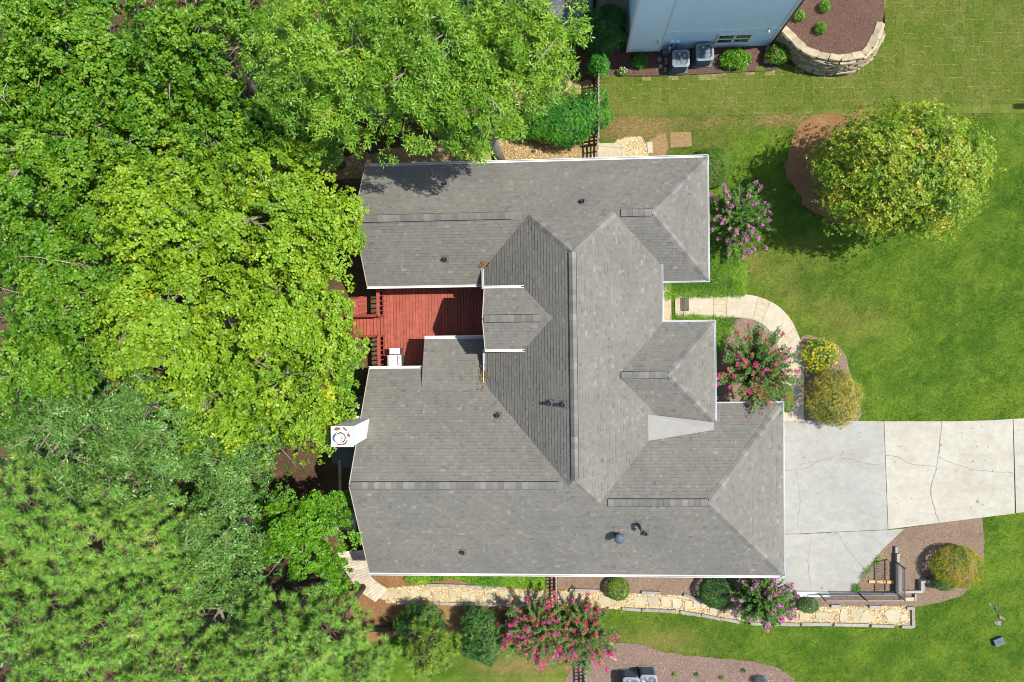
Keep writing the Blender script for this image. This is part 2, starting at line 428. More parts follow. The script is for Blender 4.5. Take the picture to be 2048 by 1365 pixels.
def smooth_line(pts, n=8):
    out = []; k = len(pts)
    for i in range(k-1):
        p0, p1, p2, p3 = [np.array(pts[min(max(i+j-1, 0), k-1)], float) for j in range(4)]
        for t in np.linspace(0, 1, n, endpoint=False):
            out.append(.5*((2*p1)+(-p0+p2)*t+(2*p0-5*p1+4*p2-p3)*t*t+(-p0+3*p1-3*p2+p3)*t**3))
    out.append(np.array(pts[-1], float)); return out

# ------------------------------------------------------------------ the ground
def sheet(name, px, z, mat, smooth=0, label=None, thick=.0, jag=0):
    poly = [tuple(p[:2]) for p in PL(px)]
    if smooth: poly = smooth_poly(poly, smooth)
    if jag:
        poly = [(x+jag*(vnoise(np.array(x*5.), np.array(y*5.), 3)-.5), y+jag*(vnoise(np.array(x*5.), np.array(y*5.), 4)-.5)) for x, y in poly]
    m = MB(); m.prism(poly, z-.06-thick, z)
    o = m.build(name, mat); tag(o, kind='structure')
    return o, poly

m = MB(); m.box(-150,-150,-.4, 150,150,-.1)
tag(m.build('ground', M['ground']), kind='structure')

FRAME = PL([(-60,-60),(2110,-60),(2110,1425),(-60,1425)])
BED = {}
_, BED['forest'] = sheet('forest_floor', [(-200,-200),(1010,-200),(1110,40),(1185,110),(1192,150),(1190,270),(1000,272),(850,285),(640,320),(735,330),(735,520),(785,560),(785,770),(735,800),(735,1000),(745,1150),(748,1180),(780,1206),(1000,1214),(1005,1255),(900,1275),(770,1280),(735,1300),(640,1330),(500,1500),(-200,1500)], .004, M['forest'], 4, jag=.5)
_, BED['g1'] = sheet('gravel_yard', [(640,322),(740,305),(850,284),(940,272),(1050,275),(1190,272),(1194,300),(1193,345),(900,350),(700,360),(650,345)], .012, M['gravelbed'], 5, jag=.4)
_, BED['g2'] = sheet('gravel_yard', [(985,172),(1060,160),(1180,165),(1186,195),(1180,215),(1000,215)], .012, M['gravelbed'], 5, jag=.4)
_, BED['g3'] = sheet('gravel_patch', [(1225,284),(1270,276),(1296,282),(1297,300),(1290,318),(1250,330),(1245,300)], .012, M['gravelbed'], 5, jag=.25)
_, BED['soil'] = sheet('bare_soil', [(1340,265),(1382,264),(1384,293),(1341,296)], .012, M['soil'])
_, BED['soil2'] = sheet('bare_soil', [(1299,283),(1326,270),(1330,300),(1322,322),(1290,324),(1298,308)], .011, M['soil'], 4, jag=.3)
_, BED['nb'] = sheet('mulch_bed', [(1199,151),(1203,130),(1225,100),(1225,40),(1320,88),(1540,78),(1600,100),(1570,122),(1552,138),(1535,141),(1490,143),(1420,147),(1330,151),(1260,152)], .012, M['mulch'])
_, BED['ring'] = sheet('mulch_ring', [(1588,275),(1608,243),(1655,226),(1735,224),(1800,260),(1830,330),(1810,410),(1740,455),(1660,440),(1598,400),(1570,340)], .012, M['straw'], 6, jag=.3)
_, BED['cm2'] = sheet('mulch_bed', [(1472,640),(1500,635),(1530,645),(1552,672),(1560,710),(1562,790),(1560,830),(1420,830),(1425,690),(1460,672)], .012, M['mulch_tan'], 4, jag=.1)
_, BED['yb'] = sheet('mulch_bed', [(1602,675),(1648,679),(1676,692),(1692,715),(1700,748),(1716,790),(1716,842),(1640,842),(1606,842),(1606,760)], .012, M['mulch_tan'], 4)
_, BED['rb'] = sheet('mulch_bed', [(1806,1057),(1880,1046),(1964,1035),(1969,1085),(1966,1130),(1948,1168),(1922,1192),(1880,1205),(1830,1214),(1825,1214),(1560,1214),(1560,1185),(1700,1184),(1740,1128),(1770,1088)], .012, M['mulch_tan'], 0)
_, BED['hs'] = sheet('mulch_bed', [(1085,1135),(1480,1135),(1480,1235),(1420,1196),(1300,1187),(1180,1184),(1085,1176)], .012, M['mulch_tan'], 0)
_, BED['st'] = sheet('straw_bed', [(700,1110),(855,1140),(855,1172),(1095,1178),(1100,1216),(1000,1222),(985,1262),(900,1276),(800,1270),(745,1285),(700,1275)], .012, M['straw'], 0)
_, BED['bm'] = sheet('mulch_bed', [(1165,1310),(1215,1290),(1262,1286),(1320,1302),(1380,1312),(1450,1318),(1520,1326),(1565,1343),(1592,1366),(1620,1420),(1150,1430)], .012, M['mulch_pale'], 5, jag=.1)
PATHPX = [(775,1206),(752,1180),(800,1174),(850,1170),(1000,1176),(1090,1180),(1180,1184),(1300,1188),(1370,1192),(1420,1203),(1480,1218),(1560,1216),(1640,1214),(1824,1212),(1825,1251),(1700,1249),(1600,1249),(1530,1246),(1440,1239),(1350,1226),(1240,1219),(1100,1208),(950,1206)]
_, BED['path'] = sheet('gravel_path', PATHPX, .020, M['gravelbed'])
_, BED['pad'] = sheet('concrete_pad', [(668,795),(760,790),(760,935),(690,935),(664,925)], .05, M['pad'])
_, BED['gc1'] = sheet('planting_bed', [(1338,480),(1420,470),(1488,505),(1486,588),(1360,588),(1338,600)], .011, M['mulch'])
_, BED['gc2'] = sheet('planting_bed', [(1343,635),(1440,636),(1474,640),(1450,690),(1400,700),(1343,660)], .011, M['mulch'])
_, BED['gc3'] = sheet('planting_bed', [(810,1135),(1095,1135),(1090,1178),(960,1174),(850,1166),(812,1160)], .016, M['straw'])
HOUSEFP = [(-8.1,6.4),(5.5,6.4),(5.5,2.1),(3.6,2.1),(3.6,-.3),(5.7,-.3),(5.7,-3.7),(8.5,-3.7),(8.5,-10.1),(-8.1,-10.1),(-8.1,-2.1),(-3,-2.1),(-3,2.1),(-8.1,2.1)]

# driveway
drive = thing('driveway', 'pale cracked concrete driveway leading to the garage', 'driveway', P(1800,950)); tag(drive, kind='structure')
SLABS = [([(1520,841),(1640,841),(1767,843),(1771,950),(1775,1059),(1545,1069.4)], 'conc_grey'),
         ([(1545,1070.5),(1774,1060),(1808,1057.5),(1765,1098),(1735,1137),(1704,1182),(1600,1184),(1545,1184)], 'conc_grey'),
         ([(1768,843),(1900,843),(1985,841),(2024.5,838),(2027,935),(2029,1027),(1900,1043),(1776,1058.5),(1772,950)], 'conc'),
         ([(2026,838),(2120,834),(2120,1014),(2031.5,1026.5),(2029,935)], 'conc')]
for px, mt in SLABS:
    MB().prism([tuple(p[:2]) for p in PL(px)], -.05, .035).build('concrete_slab', M[mt], drive)
def crack(px, w=.022, z=.037, parent=drive, name='crack'):
    rr = np.random.default_rng(len(px)*7+int(px[0][0]))
    pts = smooth_line([P(x, y)[:2] for x, y in px], 7)
    pts = [p + rr.normal(0, .012, 2) for p in pts]
    v, f = [], []
    for i, p in enumerate(pts):
        d = pts[min(i+1, len(pts)-1)]-pts[max(i-1, 0)]; d = d/np.linalg.norm(d); nn = np.array([-d[1], d[0]])
        ww = w*(.5+rr.random()*.9)/2
        v += [(*(p-nn*ww), z), (*(p+nn*ww), z)]
        if i: f.append((2*i-2, 2*i-1, 2*i+1, 2*i))
    mm = MB(); mm.v = v; mm.f = f; return mm.build(name, M['crack'], parent)
crack([(1568,942),(1590,939),(1615,935),(1635,923),(1668,917),(1700,918),(1730,926),(1769,932)], .028)
crack([(1770,911),(1795,914),(1816,927),(1845,931),(1870,933)], .03)
crack([(1882,843),(1880,870),(1877,900),(1871,940),(1861,975),(1866,1010),(1879,1047)], .04)
crack([(1876,914),(1905,927),(1945,939),(1980,943),(2025,945)], .025)
crack([(1591,940),(1597,975),(1600,1012),(1594,1045),(1606,1066)], .018)
crack([(1550,1069),(1640,1067),(1672,1066),(1690,1092),(1712,1120),(1730,1139)], .03)
crack([(1624,1069),(1619,1095),(1616,1130),(1622,1182)], .02)
crack([(1630,842),(1634,870),(1635,905),(1636,922)], .015)
crack([(2029,935),(2048,933),(2100,934)], .015)
for x, y, r in ((1954,1003,.09),(1941,1016,.04),(1880,890,.07),(1643,1176,.06)):
    c = P(x, y); k = [(c[0]+r*math.cos(t)*(.8+.4*random.random()), c[1]+r*math.sin(t)*(.8+.4*random.random())) for t in np.linspace(0, 6.0, 10)]
    MB().prism(k, .03, .0375).build('stain', M['crack'], drive)

# front walk: poured concrete with tan stone bands
walk = thing('front_walk', 'cream concrete walkway curving from the front door to the driveway', 'walkway', P(1560,640)); tag(walk, kind='structure')
outer = [(1350,588),(1400,587),(1430,586.5),(1480,588),(1520,595),(1555,612),(1580,638),(1594,665),(1603,690),(1607,730),(1607,780),(1607,842)]
inner = [(1350,637),(1400,636),(1430,637),(1475,635),(1508,640),(1532,655),(1549,677),(1558,703),(1562,740),(1563,780),(1563,800),(1563,842)]
oo = smooth_line([P(*p)[:2] for p in outer], 4); ii = smooth_line([P(*p)[:2] for p in inner], 4)
cuts = [(0, 1.5,'walkband'),(1.5,7.6,'walk'),(7.6,10,'walkband'),(10,15.6,'walk'),(15.6,18.2,'walkband'),(18.2,26.4,'walk'),(26.4,28.6,'walkband'),(28.6,36,'walk'),(36,38,'walkband'),(38,44,'walk')]
def samp(line, t):
    i = int(min(math.floor(t), len(line)-2)); return line[i]*(1-(t-i))+line[i+1]*(t-i)
for a, b, mt in cuts:
    ts = [a+.03]+[k for k in range(int(a)+1, int(math.ceil(b))) if a+.03 < k < b-.03]+[b-.03]
    if mt == 'walk':
        poly = [tuple(samp(oo, t)) for t in ts]+[tuple(samp(ii, t)) for t in reversed(ts)]
        MB().prism(poly, -.05, .045).build('concrete_slab', M[mt], walk)
    else:                                                   # a band of cut stones
        cs = sorted([0, 1]+[.22+.05*random.random(), .45+.1*random.random(), .72+.06*random.random()])
        for u, v in zip(cs[:-1], cs[1:]):
            g = .003
            poly = [tuple(samp(oo, t)*(1-u-g)+samp(ii, t)*(u+g)) for t in ts]+[tuple(samp(oo, t)*(1-v+g)+samp(ii, t)*(v-g)) for t in reversed(ts)]
            MB().prism(poly, -.05, .043+.004*random.random()).build('stone', M['walkband'], walk)
sheet('walk_base', [(1354,589),(1480,589.5),(1552,613),(1592,666),(1605,700),(1606,840),(1564,840),(1561,740),(1548,678),(1507,641),(1475,636),(1354,636)], .02, M['crack'])
MB().prism([tuple(p[:2]) for p in PL([(1300,565),(1341,566),(1342,645),(1300,645)])], -.05, .16).build('porch_slab', M['walkband'])['kind'] = 'structure'

# sod lawn of the neighbour: separate slabs
sod = thing('sod_lawn', 'neighbour lawn of newly laid sod squares', 'lawn', P(1650,190)); tag(sod, kind='structure')
SODPX = [(1199,153),(1260,154),(1330,153),(1420,149),(1490,145),(1540,143),(1566,128),(1590,133),(1620,146),(1668,153),(1715,141),(1745,118),(1770,60),(1768,-40),(2100,-40),(2100,226),(1690,228),(1590,228.7),(1199,231)]
SODP = [tuple(p[:2]) for p in PL(SODPX)]
MB().prism(SODP, -.06, .006).build('seam_bed', M['sodseam'], sod)
SA, SB = P(1199, 231), P(2048, 226.5); sang = math.atan2(SB[1]-SA[1], SB[0]-SA[0])
su = np.array([math.cos(sang), math.sin(sang)]); sv = np.array([-su[1], su[0]])
pieces = []; u_ = -.1
while u_ < 20.8:                                             # laid in staggered columns
    w = .37+random.random()*.09; v_ = -random.choice((0, .0, .19, .38))
    while v_ < 6.6:
        h_ = .575; lo_ = max(v_, 0); hi_ = v_+h_
        if hi_-lo_ > .12:
            c_ = SA[:2]+su*(u_+w/2)+sv*((lo_+hi_)/2); pieces.append((c_[0], c_[1], w, hi_-lo_))
        v_ += h_+.006
    u_ += w
ins = []
for cx, cy, w, h in pieces:
    q = inpoly(np.array([cx-w/2, cx+w/2, cx+w/2, cx-w/2, cx]), np.array([cy-h*.4, cy-h*.4, cy+h*.4, cy+h*.4, cy]), SODP)
    if q[4]: ins.append((cx, cy, w, h))
# a band of wider pieces keeps the count near three hundred
mods = []
for k in range(4):
    mb = MB(); rr = random.Random(k)
    pts = [(-.5+rr.uniform(.005,.03), -.5+rr.uniform(.01,.034)), (0, -.5+rr.uniform(.0,.015)), (.5-rr.uniform(.005,.03), -.5+rr.uniform(.01,.034)), (.5-rr.uniform(.01,.034), .5-rr.uniform(.01,.034)), (0, .5-rr.uniform(0,.015)), (-.5+rr.uniform(.01,.034), .5-rr.uniform(.01,.034))]
    mb.prism(pts, -.03, .014); mods.append(mb.mesh('sod_piece', M['sod']))
ins.sort(key=lambda q: q[1] >= 12.5)
so = ORG[sod.name]
rest = MB()
for i, (cx, cy, w, h) in enumerate(ins):
    if i < 298:
        o = bpy.data.objects.new('sod_piece', mods[i % 4]); COL.objects.link(o); o.parent = sod
        o.location = (cx-so[0], cy-so[1], random.uniform(-.006, .006)); o.scale = (w, h, 1); o.rotation_euler = (0, 0, sang+random.uniform(-.02, .02))
    else: rest.box(cx-w/2+.01, cy-h/2+.01, -.03, cx+w/2-.01, cy+h/2-.01, .02)
if rest.v: rest.build('sod_pieces', M['sod'], sod)['kind'] = 'stuff'

# lawn sheet: turf colour per vertex
def gauss(x, y, px, py, rx, ry):
    c = P(px, py); return np.exp(-(((x-c[0])/rx)**2+((y-c[1])/ry)**2))
def lawn_col(x, y, j=0):
    n1 = fbm(x*.55, y*.55, 5); n2 = fbm(x*2.2, y*2.2, 15); n3 = fbm(x*7, y*7, 25, 3); n5 = fbm(x*19, y*19, 45, 2)
    g = np.clip(.5+(n1-.5)*1.5+(n2-.5)*1.3+(n3-.5)*1.2+(n5-.5)*.9+j, 0, 1)[:, None]
    c = np.array([.062,.142,.012])*(1-g)+np.array([.145,.225,.022])*g
    dry = .95*gauss(x,y,1255,262,1.5,.55)+.75*gauss(x,y,1240,240,1.6,.3)+.8*gauss(x,y,1560,238,.9,.35)+.5*gauss(x,y,1400,245,2.4,.5)\
        +.55*gauss(x,y,1600,560,1.6,1.6)*n1+.5*gauss(x,y,1700,640,1.5,1)*n1+.9*gauss(x,y,1040,1335,2.2,.5)+.45*gauss(x,y,1320,1285,2.2,.7)+.35*gauss(x,y,1420,290,1,.4)\
        +.35*gauss(x,y,1750,232,6,.25)+.4*gauss(x,y,1500,520,.6,.8)+.9*gauss(x,y,1320,295,.45,.6)
    n4 = fbm(x*15, y*15, 35, 2)
    dry = np.clip(dry*(-.25+.7*n2+.9*n3+1.0*n4+j*.5), 0, 1)[:, None]
    t = np.array([.27,.20,.075])
    c = c*(1-dry)+t*dry
    # faint mowing lines
    s = .5+.5*np.sin((x*.35-y*.94)*5.2)
    s = (s*np.clip(n1*2-.4, 0, 1))[:, None]
    return c*(1+.10*(s-.5))
gx, gy = np.meshgrid(np.arange(-1.2, 22.6, .17), np.arange(-17.6, 10.2, .17))
X, Y = gx.ravel(), gy.ravel()
nyy, nxx = gx.shape
idx = np.arange(nxx*nyy).reshape(nyy, nxx)
quads = np.stack([idx[:-1,:-1].ravel(), idx[:-1,1:].ravel(), idx[1:,1:].ravel(), idx[1:,:-1].ravel()], 1)
lz = .0+.02*(fbm(X*.8, Y*.8, 41)-.5)-.012
lw = link('lawn', mesh_np('lawn', np.stack([X, Y, lz], 1), quads, M['lawn'], col=lawn_col(X, Y))); tag(lw, kind='structure')
gx, gy = np.meshgrid(np.arange(-12, -1.1, .15), np.arange(-17.6, -10.5, .15))
X, Y = gx.ravel(), gy.ravel(); nyy, nxx = gx.shape; idx = np.arange(nxx*nyy).reshape(nyy, nxx)
quads = np.stack([idx[:-1,:-1].ravel(), idx[:-1,1:].ravel(), idx[1:,1:].ravel(), idx[1:,:-1].ravel()], 1)
lw = link('lawn', mesh_np('lawn', np.stack([X, Y, X*0-.002], 1), quads, M['lawn'], col=lawn_col(X, Y))); tag(lw, kind='structure')

# grass blades
HARD = [BED[k] for k in ('forest','g1','g2','g3','soil','nb','ring','cm2','yb','rb','hs','st','bm','path','gc1','gc2','gc3')]
HARD += [[tuple(p[:2]) for p in PL(s[0])] for s in SLABS] + [HOUSEFP, [tuple(p) for p in oo]+[tuple(p) for p in ii[::-1]]]
RETP = [tuple(p[:2]) for p in PL([(1545,60),(1580,112),(1619,141),(1648,148),(1667,150),(1686,148),(1714,137),(1739,122),(1752,103),(1765,70),(1772,20),(1770,-60),(1545,-60)])]
def blades(name, n, bx, inside=None, outside=(), colf=lawn_col, h=(.04,.085), w=.011, z=0):
    x = rng.uniform(bx[0], bx[1], n); y = rng.uniform(bx[2], bx[3], n)
    ok = np.ones(n, bool)
    if inside is not None: ok &= inpoly(x, y, inside)
    for p in outside: ok &= ~inpoly(x, y, p)
    x, y = x[ok], y[ok]; k = len(x)
    a = rng.uniform(0, 2*np.pi, k); t = rng.uniform(.3, 1.15, k); H = rng.uniform(h[0], h[1], k)
    b = rng.uniform(0, 2*np.pi, k)
    base = np.stack([x, y, np.full(k, z-.005)], 1)
    sd = np.stack([np.cos(a), np.sin(a), 0*a], 1)*(w/2)
    tip = base+np.stack([np.cos(b)*np.sin(t), np.sin(b)*np.sin(t), np.cos(t)], 1)*H[:, None]
    v = np.stack([base-sd, base+sd, tip], 1).reshape(-1, 3)
    c = colf(x, y, rng.normal(0, .34, k)); dry_ = rng.random(k) < .06; c[dry_] = np.array([.26,.22,.085])
    c = c*rng.uniform(.45, 1.6, k)[:, None]
    o = link(name, mesh_np(name, v, np.arange(3*k).reshape(-1, 3), M['blade'], col=np.repeat(c, 3, 0)))
    return tag(o, kind='stuff')
blades('grass', 430000, (1.2, 21.6, -16.3, 9.5), None, HARD, h=(.035,.07), w=.024)
blades('grass', 45000, (-8.6, 1.3, -16.2, -12.3), None, HARD)
for k in ('soil', 'soil2'):
    q_ = np.array(BED[k])[:, :2]
    blades('grass', 900, (q_[:, 0].min(), q_[:, 0].max(), q_[:, 1].min(), q_[:, 1].max()), BED[k], [HOUSEFP], lambda x, y, j=0: np.array([.24,.19,.08])*(1+.3*np.asarray(j)[:, None]), (.04,.08), .017)
def sodcol(x, y, j=0):
    n1 = fbm(x*.6, y*.6, 55); n2 = fbm(x*3, y*3, 65)
    g = np.clip(.5+(n1-.5)*2+(n2-.5)*1.6+j, 0, 1)[:, None]
    c = np.array([.085,.14,.018])*(1-g)+np.array([.20,.20,.05])*g
    st = (rng.random(len(x)) < .22)[:, None]
    return np.where(st, np.array([.30,.26,.10]), c)
blades('sod_grass', 110000, (1.3, 21.8, 9.3, 15.6), SODP, [RETP], sodcol, (.035,.07), .019, .02)

# scattered chips and pebbles
def scatter(name, poly, n, mat, pal, size, z, flat=.5, long=2.0, seed=1):
    r = np.random.default_rng(seed)
    p = np.array(poly)[:, :2]; lo, hi = p.min(0), p.max(0)
    x = r.uniform(lo[0], hi[0], n*3); y = r.uniform(lo[1], hi[1], n*3)
    fx0, fy0 = P(-30,-30)[:2]; fx1, fy1 = P(2080,1400)[:2]
    ok = inpoly(x, y, poly) & (x > fx0-1) & (x < fx1+1) & (y < fy0+1) & (y > fy1-1) & ~inpoly(x, y, HOUSEFP)
    x, y = x[ok][:n], y[ok][:n]; k = len(x)
    if not k: return
    a = r.uniform(0, 2*np.pi, k); s = r.uniform(size[0], size[1], k)
    u = np.stack([np.cos(a), np.sin(a), r.normal(0, .25, k)], 1)*(s*long/2)[:, None]
    w = np.stack([-np.sin(a), np.cos(a), r.normal(0, .25, k)], 1)*(s/2)[:, None]
    c = np.stack([x, y, np.full(k, z)], 1); top = c+np.array([0, 0, 1])*(s*flat)[:, None]+r.normal(0, .2, (k, 3))*s[:, None]*.4
    v = np.stack([c-u, c-w, c+u, c+w, top], 1).reshape(-1, 3)
    b = np.arange(k)[:, None]*5
    tri = np.concatenate([b+np.array([[0,1,4]]), b+np.array([[1,2,4]]), b+np.array([[2,3,4]]), b+np.array([[3,0,4]])]) if long < 2 else np.concatenate([b+np.array([[0,1,4]]), b+np.array([[4,1,2]])])
    pal = np.array(pal); cc = pal[r.integers(0, len(pal), k)]*r.uniform(.75, 1.25, k)[:, None]
    o = link(name, mesh_np(name, v, tri, mat, col=np.repeat(cc, 5, 0))); tag(o, kind='stuff')
PEB = [(.46,.37,.22),(.38,.28,.13),(.55,.49,.36),(.28,.19,.085),(.44,.33,.17)]
PEBY = [(.42,.31,.14),(.34,.225,.085),(.48,.39,.23),(.24,.15,.055)]
MUL = [(.12,.065,.045),(.19,.11,.08),(.07,.038,.028),(.25,.16,.12)]
MULT = [(.25,.18,.13),(.17,.115,.08),(.34,.26,.20),(.12,.08,.055)]
STR = [(.30,.17,.075),(.20,.10,.04),(.40,.25,.13),(.13,.07,.03)]
scatter('gravel', BED['path'], 16000, M['gravel'], PEB, (.03,.085), .02, .5, 1.3, 2)
scatter('gravel', BED['g1'], 9000, M['gravel'], PEBY, (.025,.07), .012, .5, 1.3, 3)
scatter('gravel', BED['g2'], 3500, M['gravel'], PEBY, (.025,.07), .012, .5, 1.3, 4)
scatter('gravel', BED['g3'], 2500, M['gravel'], PEB, (.03,.075), .012, .5, 1.3, 5)
scatter('mulch', BED['nb'], 5000, M['chips'], MUL, (.015,.035), .012, .4, 3, 6)
scatter('pine_straw', BED['ring'], 5000, M['chips'], STR, (.015,.03), .012, .4, 4, 7)
scatter('mulch', BED['cm2'], 2500, M['chips'], MULT, (.015,.035), .012, .4, 3, 8)
scatter('mulch', BED['yb'], 2500, M['chips'], MULT, (.015,.035), .012, .4, 3, 9)
scatter('mulch', BED['rb'], 7000, M['chips'], MULT+STR, (.015,.035), .012, .4, 3, 10)
scatter('mulch', BED['hs'], 5000, M['chips'], MULT+STR, (.015,.035), .012, .4, 3, 11)
scatter('pine_straw', BED['st'], 6000, M['chips'], STR, (.012,.022), .012, .4, 8, 12)
scatter('mulch', BED['bm'], 12000, M['chips'], MULT+[(.30,.21,.18),(.40,.30,.26)], (.018,.04), .012, .4, 3, 13)
scatter('leaf_litter', BED['forest'], 9000, M['chips'], STR, (.02,.05), .004, .3, 2.5, 14)

# ------------------------------------------------------------------ the house
house = thing('house', 'large house with grey shingled hip roof filling the middle of the view', 'house', (0, -2, 0))
def N_(x, y): return 3+.82*(6.76-y)
def TS(x, y): return 3+.78*(y-1.72)
def TE(x, y): return 3+.8125*(5.88-x)
def Wp(x, y): return 3.5+.775*(x+3.33)
def Ep(x, y): return 3.5+.771*(3.92-x)
def MN(x, y): return 3.45+.74*(.03-y)
def MS(x, y): return 3.45+.74*(y+4.08)
def ME(x, y): return 3.45+.74*(6.02-x)
def GN(x, y): return 3+.72*(-3.34-y)
def GE(x, y): return 3+.734*(8.84-x)
def SP(x, y): return 3+.72*(y+10.46)
def LN(x, y): return 3+.72*(-1.78-y)
def LX(x, y): return 3.6336-.46*(y+2.66)
def DN(x, y): return 4.83+.714*(1.46-y)
def DS(x, y): return 4.83+.714*(y+.95)
def CR(x, y): return 3.965-.06*(x-3.37)-.02*(y+4.05)
AW, AE = -1.375, 1.955
PLANES = [
 (N_, (0,1), .82, 0, [(-8.35,6.76),(5.88,6.76),(3.4,4.303),(AE,4.303),(.285,2.735),(AW,4.303),(-8.35,4.303)]),
 (TS, (0,-1), .78, 0, [(-8.35,4.303),(-8.35,1.72),(-3.40,1.72),(-3.33,2.36),(AW,4.303)]),
 (TS, (0,-1), .78, 0, [(3.4,4.303),(AE,4.303),(3.92,2.36),(3.92,1.72),(5.88,1.72)]),
 (TE, (1,0), .8125, 0, [(5.88,6.76),(3.4,4.303),(5.88,1.72)]),
 (Wp, (-1,0), .775, 0, [(.285,2.735),(.285,-5.877),(.057,-6.12),(-3.157,-2.66),(-3.33,-2.38),(-3.33,2.36),(AW,4.303)]),
 (Ep, (1,0), .771, 0, [(.285,2.735),(AE,4.303),(3.92,2.36),(3.92,-.04),(2.01,-2.025),(3.93,-4.02),(1.244,-6.9),(.285,-5.877)]),
 (MN, (0,1), .74, 0, [(6.02,.03),(3.85,.03),(2.01,-2.025),(3.965,-2.025)]),
 (MS, (0,-1), .74, 0, [(6.02,-4.08),(3.965,-2.025),(2.01,-2.025),(3.90,-4.08)]),
 (ME, (1,0), .74, 0, [(6.02,.03),(3.965,-2.025),(6.02,-4.08)]),
 (GN, (0,1), .72, 0, [(8.84,-3.34),(6.0,-3.34),(6.0,-4.0),(3.93,-4.02),(1.244,-6.9),(5.35,-6.9)]),
 (GE, (1,0), .734, 0, [(8.84,-3.34),(8.84,-10.46),(5.35,-6.9)]),
 (SP, (0,-1), .72, 0, [(-8.48,-10.46),(8.84,-10.46),(5.35,-6.9),(1.244,-6.9),(.285,-5.877),(.057,-6.12),(-8.42,-6.12)]),
 (LN, (0,1), .72, 0, [(-8.33,-1.78),(-6.0,-1.78),(-6.0,-2.66),(-3.157,-2.66),(.057,-6.12),(-8.42,-6.12)]),
 (LX, (0,1), .46, 0, [(-6.0,-.55),(-3.33,-.55),(-3.33,-2.38),(-3.157,-2.66),(-6.0,-2.66)]),
 (DN, (0,1), .714, .1, [(-3.2,1.46),(-1.62,1.46),(-.50,.255),(-3.2,.255)]),
 (DS, (0,-1), .714, .1, [(-3.2,-.95),(-1.62,-.95),(-.50,.255),(-3.2,.255)]),
]
def clip_tri(poly, tri):
    """Sutherland-Hodgman in plan; poly: list of (x,y,t)"""
    out = poly
    for i in range(3):
        a, b = tri[i], tri[(i+1) % 3]
        ex, ey = b[0]-a[0], b[1]-a[1]
        inp, out = out, []
        if not inp: return []
        for k in range(len(inp)):
            p, q = inp[k-1], inp[k]
            dp = ex*(p[1]-a[1])-ey*(p[0]-a[0]); dq = ex*(q[1]-a[1])-ey*(q[0]-a[0])
            if (dp >= 0) != (dq >= 0):
                s = dp/(dp-dq); out.append(tuple(p[j]+s*(q[j]-p[j]) for j in range(3)))
            if dq >= 0: out.append(q)
    return out
